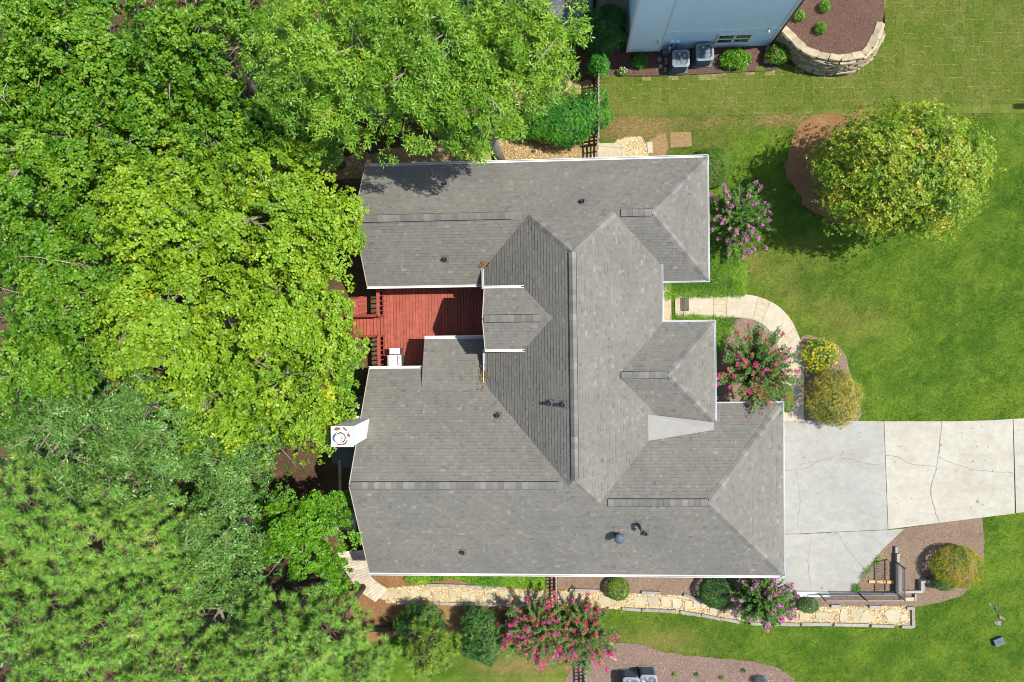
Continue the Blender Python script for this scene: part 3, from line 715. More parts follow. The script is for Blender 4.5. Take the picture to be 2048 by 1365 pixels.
def shingle_slope(fn, down, pitch, poly, parent, mat, rr, exposure=.145, lift=.0):
    """slope slab plus its shingles: every tab a wedge with a thick butt edge"""
    V3 = [Vector((x, y, 0)) for x, y in poly]
    tris = []
    for t in tessellate_polygon([V3]):
        t = [poly[i] for i in t]
        if (t[1][0]-t[0][0])*(t[2][1]-t[0][1])-(t[1][1]-t[0][1])*(t[2][0]-t[0][0]) < 0: t = [t[0], t[2], t[1]]
        tris.append(t)
    m = MB(); n = len(poly)
    for x, y in poly: m.v.append((x, y, fn(x, y)-.002))
    for x, y in poly: m.v.append((x, y, fn(x, y)-.10))
    pi = {p: i for i, p in enumerate(poly)}
    for t in tris:
        i = [pi[p] for p in t]; m.f.append(tuple(i)); m.f.append(tuple(n+j for j in reversed(i)))
    for i in range(n):
        j = (i+1) % n; m.f.append((i, j, n+j, n+i))
    slope = m.build('roof_slope', M['sheath'], parent)
    ep = exposure/math.sqrt(1+pitch*pitch)
    d = np.array(down, float); u = np.array([-d[1], d[0]])
    s = [p[0]*d[0]+p[1]*d[1] for p in poly]; w = [p[0]*u[0]+p[1]*u[1] for p in poly]
    smax, smin, w0, w1 = max(s), min(s), min(w), max(w)
    Vv, Ff, Tt = [], [], []
    k = 0; sc = smax
    while sc > smin:
        a, b = sc, sc-ep                                # lower and upper edge of the course
        x = w0-rr.uniform(0, .3)
        tone = rr.gauss(0, .03)
        while x < w1:
            wd = rr.choice((.07,.09,.11,.14,.17,.21)); x2 = x+wd
            if rr.random() < .45: th = .021
            else: th = .012
            tv = min(1, max(0, rr.gauss(.52, .13)+tone+(.24 if rr.random() < .06 else 0)))
            mk = a-ep*.77 if rr.random() < .55 else b          # printed dark band under the next course
            for qa, qb, ta, tb, tq in ((a, mk, 1.0, (mk-b)/ep, tv), (mk, b, (mk-b)/ep, 0.0, max(0, tv-.30)))[:2 if mk != b else 1]:
             tv_ = tq
             quad = [(*(d*qa+u*x), ta), (*(d*qa+u*x2), ta), (*(d*qb+u*x2), tb), (*(d*qb+u*x), tb)]
             bx0, bx1 = min(q[0] for q in quad), max(q[0] for q in quad); by0, by1 = min(q[1] for q in quad), max(q[1] for q in quad)
             for t in tris:
                 if bx1 < min(p[0] for p in t) or bx0 > max(p[0] for p in t) or by1 < min(p[1] for p in t) or by0 > max(p[1] for p in t): continue
                 c = clip_tri(quad, t)
                 if len(c) < 3: continue
                 base = len(Vv)
                 for px, py, tt in c:
                     Vv.append((px, py, fn(px, py)+.003+th*tt+lift)); Tt.append(tv_)
                 Ff.append(tuple(range(base, base+len(c))))
                 for i in range(len(c)):
                     j = (i+1) % len(c)
                     if c[i][2] > .999 and c[j][2] > .999:       # butt edge
                         bb = len(Vv)
                         for q in (c[i], c[j]):
                             Vv.append((q[0], q[1], fn(q[0], q[1])+.003+th+lift)); Vv.append((q[0], q[1], fn(q[0], q[1])-.004)); Tt += [tv_, tv_]
                         Ff.append((bb, bb+1, bb+3, bb+2))
            x = x2
        sc -= ep; k += 1
    me = bpy.data.meshes.new('shingles')
    org = ORG[parent.name]
    me.from_pydata([tuple(np.array(v)-org) for v in Vv], [], Ff)
    a = me.attributes.new('tint', 'FLOAT', 'POINT'); a.data.foreach_set('value', np.array(Tt, np.float32))
    me.materials.append(mat)
    o = link('shingles', me, slope); o['kind'] = 'stuff'
    return slope
rr = random.Random(3)
for fn, down, pitch, lift, poly in PLANES:
    shingle_slope(fn, down, pitch, poly, house, M['shingle'], rr)
# cricket between the two front wings, covered with plain roll roofing
cp = [(3.37,-3.44),(3.37,-4.68),(6.02,-4.36),(6.02,-4.09)]
cz = [4.0, 4.02, 3.80, 3.56]
cpx = [(P(1296,829,3.98)), (P(1296,882,3.98)), (P(1428,860,3.78)), (P(1428,845,3.58))]
m = MB(); n = 4
m.v = [tuple(v+np.array([0,0,.03])) for v in cpx]+[tuple(v-np.array([0,0,.35])) for v in cpx]
m.f = [(0,1,2),(0,2,3),(7,6,5,4)]+[(i,n+i,n+(i+1)%n,(i+1)%n) for i in range(4)]
roll = m.build('cricket_panel', M['roll'], house)
for k in (.33, .62, .8):                                             # seams of the roofing sheets
    a = np.array(m.v[0])*(1-k)+np.array(m.v[3])*k; b = np.array(m.v[1])*(1-k)+np.array(m.v[2])*k
    MB().bar(a+[0,0,.002], b+[0,0,.002], .02, .006).build('sheet_seam', M['roll'], roll)

# walls, gable ends
def walls(poly, z1, name='wall'):
    MB().prism(poly, -.2, z1).build(name, M['wallpaint'], house)
walls([(-8.0,2.1),(5.5,2.1),(5.5,6.4),(-8.0,6.4)], 3.02)
walls([(-2.95,-5.9),(3.55,-5.9),(3.55,4.0),(-2.95,4.0)], 3.3)
walls([(2.6,-3.7),(5.65,-3.7),(5.65,-.35),(2.6,-.35)], 3.2)
walls([(-.5,-10.08),(8.45,-10.08),(8.45,-3.72),(-.5,-3.72)], 3.04)
walls([(-8.05,-10.09),(-.4,-10.09),(-.4,-2.14),(-8.05,-2.14)], 3.03)
walls([(-5.7,-2.5),(-3,-2.5),(-3,-.9),(-5.7,-.9)], 2.55)
def gable(x0, x1, ya, yb, zb, yr, zr, y0=None):
    g = MB(); g.v = [(x0,ya,zb),(x0,yb,zb),(x0,yr,zr),(x1,ya,zb),(x1,yb,zb),(x1,yr,zr)]
    g.f = [(0,1,2),(5,4,3),(0,3,4,1),(1,4,5,2),(2,5,3,0)]; g.build('gable_wall', M['wallpaint'], house)
gable(-7.98,-6, 6.4,2.1,3.02,4.3,4.75); gable(-8.03,-6,-2.14,-10.09,3.03,-6.12,5.85); gable(-2.95,-1.2,1.2,-.7,3.3,.25,5.45)
MB().box(-2.94,-.7,3.2,-.9,1.2,4.7).build('gable_wall', M['wallpaint'], house)
for ya, yb in ((-5.0,-1.6+-2.2), (-9.6,-5.6)):
    pass
gd = MB().box(8.44,-9.5,0,8.49,-4.3,2.3).build('garage_door', M['trim'], house)
for i in range(4):
    MB().box(8.485,-9.45,.04+.565*i,8.51,-4.35,.565*(i+1)).build('door_panel', M['trim'], gd)
fd = MB().box(3.54,.1,.16,3.60,1.1,2.3).build('front_door', M['deck_rail'], house)
for (x0,y0,x1,y1,z) in ((5.64,-2.9,5.68,-1.2,.9),(5.49,3.4,5.53,5.1,.9)):
    w = MB().box(x0,y0,z,x1,y1,z+1.3).build('window', M['glass'], house)
    MB().box(x0,y0-.06,z-.08,x1+.02,y1+.06,z).build('sill', M['trim'], w); MB().box(x0,y0-.06,z+1.3,x1+.02,y1+.06,z+1.38).build('frame', M['trim'], w)
MB().box(3.75,-.35,0,3.95,-.15,3.3).build('brick_pier', M['mulch_tan'], house)
bw = MB().box(6.9,-10.95,0,7.3,-10.35,.5).build('wall_stub', M['trim'], house)

# gutters: open troughs along the eaves
def gutter(a, b, out, z, w=.105, mat='white', zb=None):
    a = np.array(a, float); b = np.array(b, float); o = np.array(out, float); zb = z if zb is None else zb
    prof = [(.0, .02), (.0, -.11), (w*.75, -.11), (w, -.05), (w, .035), (w-.022, .035), (w-.022, -.06), (.02, -.09), (.02, .02)]
    m = MB(); n = len(prof)
    for p, zz in ((a, z), (b, zb)):
        for r, h in prof: m.v.append((p[0]+o[0]*r, p[1]+o[1]*r, zz+h))
    for i in range(n):
        j = (i+1) % n; m.f.append((i, j, n+j, n+i))
    m.f += [tuple(reversed(range(n))), tuple(range(n, 2*n))]
    m.build('gutter', M[mat], house)
gutter((-8.36,6.765),(5.90,6.765),(0,1),3.0)
gutter((5.885,6.85),(5.885,1.65),(1,0),3.0,.055,'pale_metal')
gutter((5.9,1.715),(3.98,1.715),(0,-1),3.0,.06,'pale_metal')
gutter((-8.36,1.715),(-3.4,1.715),(0,-1),3.0,.10)
gutter((3.925,2.4),(3.925,.05),(1,0),3.5,.06,'pale_metal')
gutter((3.75,.035),(6.05,.035),(0,1),3.45,.06,'pale_metal')
gutter((6.025,.08),(6.025,-4.15),(1,0),3.45,.06,'pale_metal')
gutter((6.15,-3.335),(8.86,-3.335),(0,1),3.0,.05,'pale_metal')
gutter((8.845,-3.3),(8.845,-10.5),(1,0),3.0,.045,'pale_metal')
gutter((-8.50,-10.465),(8.88,-10.465),(0,-1),3.0,.10)
gutter((-8.34,-1.775),(-6.02,-1.775),(0,1),3.0,.11)
gutter((-6.0,-.545),(-3.36,-.545),(0,1),LX(0,-.55),.13)
gutter((-3.335,2.38),(-3.335,1.5),(-1,0),3.5,.085); gutter((-3.335,-1.0),(-3.335,-2.36),(-1,0),3.5,.085)
gutter((-3.2,1.465),(-1.62,1.465),(0,1),4.83,.10); gutter((-3.2,-.955),(-1.62,-.955),(0,-1),4.83,.10)
# rake boards on the gable ends
def rake(a, b, w=.09, mat='board', dx=.006):
    MB().bar(np.array(a)+[dx,0,-.06], np.array(b)+[dx,0,-.06], .03, .15).build('rake_board', M[mat], house)
rake((-8.35,6.76,3),(-8.35,4.303,5.015)); rake((-8.35,1.72,3),(-8.35,4.303,5.015))
rake((-8.48,-10.46,3),(-8.42,-6.12,6.125)); rake((-8.33,-1.78,3),(-8.42,-6.12,6.125))
rake((-3.2,1.46,4.83),(-3.2,.255,5.69)); rake((-3.2,-.95,4.83),(-3.2,.255,5.69))

# ridge vents and ridge caps
CAPM = {}
def cap_mesh(drop, hw, ln, th):
    k = (round(drop, 3), hw, ln, th)
    if k not in CAPM:
        m = MB(); t2 = th*.35
        # x along the ridge (butt at x=0, tucked at x=ln*1.25), roof-shaped in y
        for x, t in ((0, th), (ln*1.22, t2)):
            m.v += [(x,-hw,-drop+t),(x,0,t),(x,hw,-drop+t),(x,hw,-drop+t-th),(x,0,t-th),(x,-hw,-drop+t-th)]
        m.f = [(0,1,7,6),(1,2,8,7),(2,3,9,8),(3,4,10,9),(4,5,11,10),(5,0,6,11),(5,4,1,0),(4,3,2,1)]
        CAPM[k] = m.mesh('cap_shingle', M['cap'])
    return CAPM[k]
def caps(parent, a, b, slope_drop, lift, hw=.15, exp=.23, th=.022):
    a = Vector(a); b = Vector(b); d = b-a; Ln = d.length; d.normalize()
    yv = Vector((-d.y, d.x, 0)).normalized(); zv = d.cross(yv)
    R = Matrix((d, yv, zv)).transposed().to_4x4()
    n = max(1, int(round(Ln/exp))); e = Ln/n
    me = cap_mesh(slope_drop*hw, hw, round(e, 3), th)
    po = ORG[parent.name]
    for i in range(n):
        p = a+d*(e*i)+zv*lift
        o = bpy.data.objects.new('cap_shingle', me); COL.objects.link(o); o.parent = parent
        jit = Matrix.Rotation(random.uniform(-.02,.02), 4, 'Z')
        o.matrix_local = Matrix.Translation(p-Vector(po)) @ R @ jit
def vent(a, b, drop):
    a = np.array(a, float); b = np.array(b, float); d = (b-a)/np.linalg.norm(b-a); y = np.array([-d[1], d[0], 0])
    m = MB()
    hw = .157  # black core juts past the caps, painting the shadow gap along both edges
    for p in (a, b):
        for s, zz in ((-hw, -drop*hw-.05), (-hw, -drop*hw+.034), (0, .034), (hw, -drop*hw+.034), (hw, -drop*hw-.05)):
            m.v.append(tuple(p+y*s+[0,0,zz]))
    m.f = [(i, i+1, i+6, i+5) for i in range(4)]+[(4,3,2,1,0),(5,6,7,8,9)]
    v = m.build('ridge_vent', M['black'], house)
    caps(v, a, b, drop, .052, .135)
def hip(a, b, drop, hw=.14):
    m = MB(); m.bar(np.array(a)+[0,0,-.03], np.array(b)+[0,0,-.03], .05, .04)
    h = m.build('hip_ridge', M['sheath'], house); caps(h, a, b, drop, .014, hw)
zr = 5.015
vent((-8.30,4.303,zr),(-2.1,4.303,zr),.80); hip((-2.1,4.303,zr),(AW,4.303,zr),.8)
vent((2.2,4.303,zr),(3.35,4.303,zr),.80)
vent((.285,2.70,6.30),(.285,-5.85,6.30),.77)
vent((-8.36,-6.12,6.125),(-.35,-6.12,6.125),.72); hip((-.35,-6.12,6.125),(.05,-6.12,6.125),.72)
vent((1.55,-6.9,5.563),(5.30,-6.9,5.563),.72)
vent((2.15,-2.025,4.971),(3.90,-2.025,4.971),.74)
vent((-3.14,.255,5.69),(-1.0,.255,5.69),.714); hip((-1.0,.255,5.69),(-.50,.255,5.69),.714)
hip((AW,4.303,zr),(.285,2.735,6.30),.55); hip((AE,4.303,zr),(.285,2.735,6.30),.55)
hip((1.244,-6.9,5.563),(.285,-5.877,6.30),.53); hip((.057,-6.12,6.125),(.285,-5.877,6.30),.53)
hip((5.88,6.76,3.0),(3.4,4.303,zr),.57); hip((5.88,1.72,3.0),(3.4,4.303,zr),.57)
hip((6.02,.03,3.45),(3.965,-2.025,4.971),.52); hip((6.02,-4.08,3.45),(3.965,-2.025,4.971),.52)
hip((8.84,-3.34,3.0),(5.35,-6.9,5.563),.51); hip((8.84,-10.46,3.0),(5.35,-6.9,5.563),.51)

# pipes through the roof
def onroof(px, py, fn):
    p = P(px, py, 4)
    for _ in range(12): p = P(px, py, fn(p[0], p[1]))
    return p
def pipe(px, py, fn, h=.26, r=.075, lean=None):
    p = onroof(px, py, fn)
    v = MB().lathe((p[0], p[1], p[2]), [(r,-.1),(r,h),(r*.78,h),(r*.78,h-.05)], 12).build('vent_pipe', M['black'], house, True)
    g = (fn(p[0]+.1, p[1])-p[2])/.1, (fn(p[0], p[1]+.1)-p[2])/.1
    m = MB()
    for dx, dy in ((-.15,-.15),(.15,-.15),(.15,.15),(-.15,.15)):
        m.v.append((p[0]+dx, p[1]+dy, p[2]+g[0]*dx+g[1]*dy+.028))
    for k in range(10):
        t = 2*math.pi*k/10; dx, dy = math.cos(t)*r*1.7, math.sin(t)*r*1.7
        m.v.append((p[0]+dx, p[1]+dy, p[2]+g[0]*dx+g[1]*dy+.03))
    for k in range(10):
        t = 2*math.pi*k/10; dx, dy = math.cos(t)*r*1.05, math.sin(t)*r*1.05
        m.v.append((p[0]+dx, p[1]+dy, p[2]+.11))
    m.f = [(0,1,2,3)]+[(4+k, 4+(k+1)%10, 14+(k+1)%10, 14+k) for k in range(10)]
    m.build('flashing', M['sheath'], v)
    return p, v
pipe(891,368,N_); pipe(1165,404,N_); pipe(891,519,TS); pipe(1099,806,Wp,.33); pipe(1126,809,Wp,.33); pipe(996,831,LN); pipe(926,1104,SP,.22); pipe(1290,1066,SP,.22)
p, v = pipe(1276,1048,SP,.42,.06)
MB().tube([(p[0],p[1],p[2]+.35),(p[0]+.1,p[1]-.16,p[2]+.42),(p[0]+.17,p[1]-.25,p[2]+.32)],[.055,.055,.065],10).build('elbow', M['black'], v, True)
p = onroof(1237,1070,SP)
mv = MB().lathe(p, [(.13,-.15),(.12,.35),(.12,.55)], 16).build('roof_vent', M['black'], house, True)
MB().lathe(p, [(.10,.52),(.20,.55),(.20,.60),(.16,.66),(.05,.69),(.01,.69)], 20).build('hood', M['util'], mv, True)
MB().lathe(p, [(.2,-.12),(.17,.09),(.13,.11)], 16).build('flashing', M['iron'], mv, True)

# chimney
ZT = 7.0
q = [P(659,853,ZT), P(706,852,ZT), P(706,890,ZT), P(661,893,ZT)]
cx0, cx1 = -8.80, -8.0; cy1, cy0 = -3.72, -4.45
ch = MB().box(cx0,cy0,0,cx1,cy1,ZT-.05).build('chimney', M['chimney'], house)
MB().box(cx0-.03,cy0-.03,ZT-.08,cx1+.03,cy1+.03,ZT).build('chimney_cap', M['chimcap'], ch)
ccx, ccy = cx0+.36, (cy0+cy1)/2-.03
MB().lathe((ccx,ccy,ZT), [(.235,-.01),(.235,.10),(.205,.10),(.205,.0)], 24).build('flue_collar', M['chimney'], ch, True)
MB().lathe((ccx,ccy,ZT), [(.17,0),(.17,.30),(.145,.30),(.145,.05),(.01,.05)], 24).build('flue', M['flue'], ch, True)
def stain(pts):
    MB().prism(smooth_poly(pts, 5), ZT+.001, ZT+.004).build('rust_patch', M['rust'], ch)
def cpix(px): return [tuple(P(640+x/13.65, 830+y/13.65, ZT)[:2]) for x, y in px]
stain(cpix([(385,420),(410,355),(470,340),(555,360),(545,400),(460,430)])); stain(cpix([(615,360),(650,335),(700,370),(740,420),(720,450),(660,405)]))
stain(cpix([(740,545),(770,500),(810,540),(825,600),(790,615),(750,590)])); stain(cpix([(455,800),(530,765),(650,740),(745,680),(740,740),(690,810),(580,830),(480,825)]))
# two stepped shoulders of the chimney stack, flat metal flashing
MB().box(-8.6,-4.52,3.0,-8.3,-3.65,4.2).build('chimney_shoulder', M['chimney'], ch)

# heap of dead leaves caught in the valleys
def leafheap(name, px, py, fn, rx, ry, n, label):
    p = onroof(px, py, fn); r = np.random.default_rng(n)
    x = p[0]+r.normal(0, rx, n); y = p[1]+r.normal(0, ry, n)
    z = np.array([max(fn(a, b), Wp(a, b)) if fn is not SP else fn(a, b) for a, b in zip(x, y)])+r.uniform(.02, .06, n)
    return np.stack([x, y, z], 1)

# ------------------------------------------------------------------ leaf machinery
def norm(a): return a/np.maximum(np.linalg.norm(a, axis=-1, keepdims=True), 1e-9)
def leaf_mesh(pos, dirn, nrm, ln, wd, shape='oval', fold=.18, tint=None):
    """one small folded leaf per row; returns verts, tris, tint"""
    n = len(pos)
    dirn = norm(dirn); nrm = norm(nrm-dirn*(nrm*dirn).sum(1, keepdims=True)); sd = np.cross(dirn, nrm)
    if shape == 'oval':
        pts = [(0,0,0),(-.5,.45,1),(0,1,0),(.5,.45,1)]; tr = [(0,1,2),(0,2,3)]
    elif shape == 'kite':
        pts = [(0,0,0),(-.5,.52,1),(0,1,-.2),(.5,.52,1)]; tr = [(0,1,2),(0,2,3)]
    elif shape == 'star':
        pts = [(0,.05,0),(-.5,.30,.8),(-.22,.52,.2),(-.40,.80,.8),(0,1.0,-.3),(.40,.80,.8),(.22,.52,.2),(.5,.30,.8)]
        tr = [(0,1,2),(2,3,4),(0,2,4),(0,4,6),(4,5,6),(0,6,7)]
    elif shape == 'needle':
        pts = [(-.5,0,0),(.5,0,0),(0,1,0)]; tr = [(0,1,2)]
    elif shape == 'petal':
        pts = [(-.5,0,0),(.5,.1,.6),(.35,1,0),(-.4,.9,.5)]; tr = [(0,1,2),(0,2,3)]
    pts = np.array(pts); k = len(pts)
    ln = np.broadcast_to(ln, n)[:, None, None]; wd = np.broadcast_to(wd, n)[:, None, None]
    v = pos[:, None, :]+dirn[:, None, :]*(pts[None, :, 1:2]*ln)+sd[:, None, :]*(pts[None, :, 0:1]*wd)+nrm[:, None, :]*(pts[None, :, 2:3]*wd*fold)
    tri = (np.arange(n)[:, None, None]*k+np.array(tr)[None]).reshape(-1, 3)
    return v.reshape(-1, 3), tri, np.repeat(tint, k)
def join_np(parts):
    V, T, A, off = [], [], [], 0
    for v, t, a in parts:
        V.append(v); T.append(t+off); A.append(a); off += len(v)
    return np.concatenate(V), np.concatenate(T), np.concatenate(A)
def sprays(r, cen, out, k, ln, wd, shape, droop=.0, tint=.5, tvar=.18, spread=1.0, upb=.7, fold=.18):
    """k leaves round each spray centre, radiating"""
    n = len(cen)
    axis = norm(out+np.array([0,0,1])*upb+r.normal(0, .35, (n, 3)))
    a = norm(np.cross(axis, r.normal(0, 1, (n, 3)))); b = np.cross(axis, a)
    ph = r.uniform(0, 2*np.pi, (n, 1))+np.arange(k)[None]*(2*np.pi/k)+r.normal(0, .25, (n, k))
    d = a[:, None]*np.cos(ph)[..., None]+b[:, None]*np.sin(ph)[..., None]
    d = d*spread+axis[:, None]*r.uniform(.0, .55, (n, k, 1))-np.array([0,0,1])*droop*r.uniform(.5, 1.5, (n, k, 1))
    pos = cen[:, None]+d*ln*.12+r.normal(0, ln*.18, (n, k, 3))
    nr = axis[:, None]+r.normal(0, .33, (n, k, 3))
    t = np.clip((tint if np.ndim(tint) == 0 else tint[:, None])+r.normal(0, tvar, (n, k)), 0, 1)
    l = ln*r.uniform(.75, 1.2, n*k)
    return leaf_mesh(pos.reshape(-1, 3), d.reshape(-1, 3), nr.reshape(-1, 3), l, l*wd/ln, shape, fold, t.ravel())

FOREST = 'trees of the wood beside the house'
def dirs_up(r, n, zmin=-.15):
    z = r.uniform(zmin, 1, n); a = r.uniform(0, 2*np.pi, n); s = np.sqrt(1-z*z)
    return np.stack([s*np.cos(a), s*np.sin(a), z], 1)
def limb(mb, a, b, r0, r1, r, bend=.12, n=5):
    a = np.array(a, float); b = np.array(b, float); ln = np.linalg.norm(b-a)
    off = r.normal(0, bend*ln, 3)
    pts = [a+(b-a)*t+off*math.sin(math.pi*t)*.6 for t in np.linspace(0, 1, n)]
    mb.tube([tuple(p) for p in pts], list(np.linspace(r0, r1, n)), 6)
def tree(px, py, rpx, zb, zt, kind, label, nsp, k=6, ln=.13, wd=.085, shape='star', seed=0, name='tree', group=FOREST, lobes=9,
         droop=.15, tvar=.16, flat=.6, gap=.0, rz=None, trunkpx=None, bare=0, upb=.8, cat='tree', ry=None, mat='bark', clump=.36):
    r = np.random.default_rng(seed+int(px*3+py))
    zm = zb+(zt-zb)*.55
    c = P(px, py, zm); sc = F/(HC-zm); R = rpx/sc; RY = (ry or rpx)/sc
    base = np.array([c[0], c[1], 0]) if trunkpx is None else P(*trunkpx, 0)
    t = thing(name, label, cat, base, group)
    H = zt-zb
    # lobes: one on top, the others round the crown
    d = dirs_up(r, lobes, .05); d[0] = (0, 0, 1)
    az = np.arange(lobes)*2.399+r.uniform(0, 6); 
    el = np.sqrt(np.linspace(0.02, .95, lobes))
    d = np.stack([np.cos(az)*el, np.sin(az)*el, np.sqrt(1-el*el)], 1)
    lc = np.array([c[0], c[1], zb])+d*np.array([R*.64, RY*.64, H*.66])*r.uniform(.85, 1.1, (lobes, 1))
    lr = np.array([R, RY, H*.75]).min()*r.uniform(.40, .56, lobes)
    lr = (R+RY)/2*r.uniform(.38, .54, lobes)
    nsub = 9
    sd = dirs_up(r, lobes*nsub, -.25)
    li = np.repeat(np.arange(lobes), nsub)
    scn = lc[li]+sd*lr[li, None]*np.array([1, 1, .62])*r.uniform(.55, 1.0, (lobes*nsub, 1))
    sr = lr[li]*r.uniform(.34, .62, lobes*nsub)
    stint = np.clip(r.normal(.48, .13, lobes*nsub), .1, .9)
    si = r.integers(0, lobes*nsub, nsp)
    dd = dirs_up(r, nsp, -.35)
    rad = r.uniform(.35, 1, nsp)**.5
    cen = scn[si]+dd*(sr[si]*rad)[:, None]*np.array([1, 1, flat])
    cen[:, 2] -= droop*np.hypot(dd[:, 0], dd[:, 1])*sr[si]*.5
    # irregular edge and holes through the crown
    hole = fbm(cen[:, 0]*.75+seed, cen[:, 1]*.75, 77+seed % 9, 3)
    h2 = fbm(cen[:, 0]*2.1+cen[:, 2]*.8+seed, cen[:, 1]*2.1-cen[:, 2]*.8, 57+seed % 7, 2)
    keep = (hole > (.36+gap)) & (h2 > clump)
    cen, dd, si = cen[keep], dd[keep], si[keep]
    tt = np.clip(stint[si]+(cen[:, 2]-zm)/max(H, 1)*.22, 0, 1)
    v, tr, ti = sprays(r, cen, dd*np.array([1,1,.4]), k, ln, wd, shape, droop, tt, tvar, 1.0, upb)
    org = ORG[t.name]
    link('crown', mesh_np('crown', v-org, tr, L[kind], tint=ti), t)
    mb = MB()
    top = np.array([c[0], c[1], zb+H*.45]); tr0 = .045*H+.05
    fork = base+(np.array([c[0], c[1], zb])-base)*.85
    mb.tube([tuple(base-[0,0,.1]), tuple(base+(fork-base)*.5+[.05,-.04,0]), tuple(fork), tuple(top)], [tr0*1.25, tr0, tr0*.85, tr0*.4], 9)
    for i in range(lobes):
        st = fork+(top-fork)*r.uniform(0, .9)
        limb(mb, st, lc[i], tr0*.42, tr0*.15, r)
        for j in r.choice(nsub, 4, False):
            e = scn[i*nsub+j]+np.array([0, 0, sr[i*nsub+j]*.25])
            limb(mb, lc[i], e, tr0*.15, .008, r, .1, 4)
    mb.build('trunk', M[mat], t, True)
    for b in range(bare):                                     # a few bare grey twigs showing among the leaves
        i = r.integers(0, len(scn)); m2 = MB()
        a = scn[i]+np.array([0,0,sr[i]*.35]); e = a+np.array([r.normal(0,.7), r.normal(0,.7), .15+.2*r.random()])
        limb(m2, a, e, .015, .005, r, .12, 5); limb(m2, (a+e)/2, (a+e)/2+np.array([r.normal(0,.25), r.normal(0,.25), .12]), .009, .004, r)
        m2.build('twig', M['twig'], t)
    return t

def pine(px, py, rpx, zb, zt, label, ntuft, kind='pine', seed=0, group=FOREST, nl=.20, name='pine_tree', need=44):
    r = np.random.default_rng(900+seed+int(px+py*2))
    zm = zb+(zt-zb)*.5; c = P(px, py, zm); sc = F/(HC-zm); R = rpx/sc; H = zt-zb
    t = thing(name, label, 'pine tree', (c[0], c[1], 0), group); org = ORG[t.name]
    mb = MB(); mb.tube([(c[0],c[1],-.1),(c[0]+.04,c[1],zb*.5),(c[0],c[1],zb),(c[0],c[1],zt-.15)], [.17,.15,.11,.02], 8)
    nb = 46
    C, D, Tn = [], [], []
    per = max(3, ntuft//nb)
    for i in range(nb):
        f = (i+.5)/nb; z = zb+H*(.05+.9*f); az = i*2.399+r.normal(0, .3)
        rr_ = R*(1-.75*f**1.5)*r.uniform(.62, 1.08)
        s = np.array([c[0], c[1], z-.15]); e = s+np.array([math.cos(az)*rr_, math.sin(az)*rr_, .22*rr_+.15+.2*f])
        limb(mb, s, e, .035, .012, r, .04, 5)
        bt = r.normal(.5, .13)
        for j in range(per):
            u = r.uniform(.35, 1.02)**.7 if j else 1.0
            p = s+(e-s)*u; w = (.30*rr_*(1.15-u)+.16)
            off = np.array([-math.sin(az), math.cos(az), 0])*r.normal(0, w)
            p = p+off+np.array([0, 0, r.uniform(-.05, .22)])
            if j % 3 == 0: mb.tube([tuple(s+(e-s)*u*.93), tuple(p)], [.012,.008], 4, False)
            C.append(p); D.append(np.array([math.cos(az)*.6, math.sin(az)*.6, .75])+off*.8); Tn.append(bt)
    keep = []                                                  # thin out so the tufts stay apart
    CC = np.array(C)
    for i in range(len(CC)):
        if not keep or np.min(np.linalg.norm(CC[keep]-CC[i], axis=1)) > .31: keep.append(i)
    C = [C[i] for i in keep]; D = [D[i] for i in keep]; Tn = [Tn[i] for i in keep]
    C, D, Tn = np.array(C), norm(np.array(D)+r.normal(0, .22, (len(C), 3))), np.clip(np.array(Tn)+r.normal(0, .08, len(C)), .05, .95)
    n = len(C); k = need
    a = norm(np.cross(D, r.normal(0, 1, (n, 3)))); b = np.cross(D, a)
    ph = r.uniform(0, 2*np.pi, (n, k)); th = np.arccos(r.uniform(.0, 1.0, (n, k)))
    dn = (a[:, None]*np.cos(ph)[..., None]+b[:, None]*np.sin(ph)[..., None])*np.sin(th)[..., None]+D[:, None]*np.cos(th)[..., None]
    pos = C[:, None]+D[:, None]*r.uniform(-.10, .05, (n, k, 1))+dn*.015
    tn = np.clip(Tn[:, None]+r.normal(0, .16, (n, k)), 0, 1)
    tn[r.random((n, k)) < .025] = 1.0
    ln = nl*r.uniform(.7, 1.15, n*k)
    v, tr, ti = leaf_mesh(pos.reshape(-1,3), dn.reshape(-1,3), r.normal(0,1,(n*k,3))+np.array([0,0,1.2]), ln, .027, 'needle', 0, tn.ravel())
    link('crown', mesh_np('crown', v-org, tr, L[kind], tint=ti), t)
    mb.build('trunk', M['pinebark'], t, True)
    return t

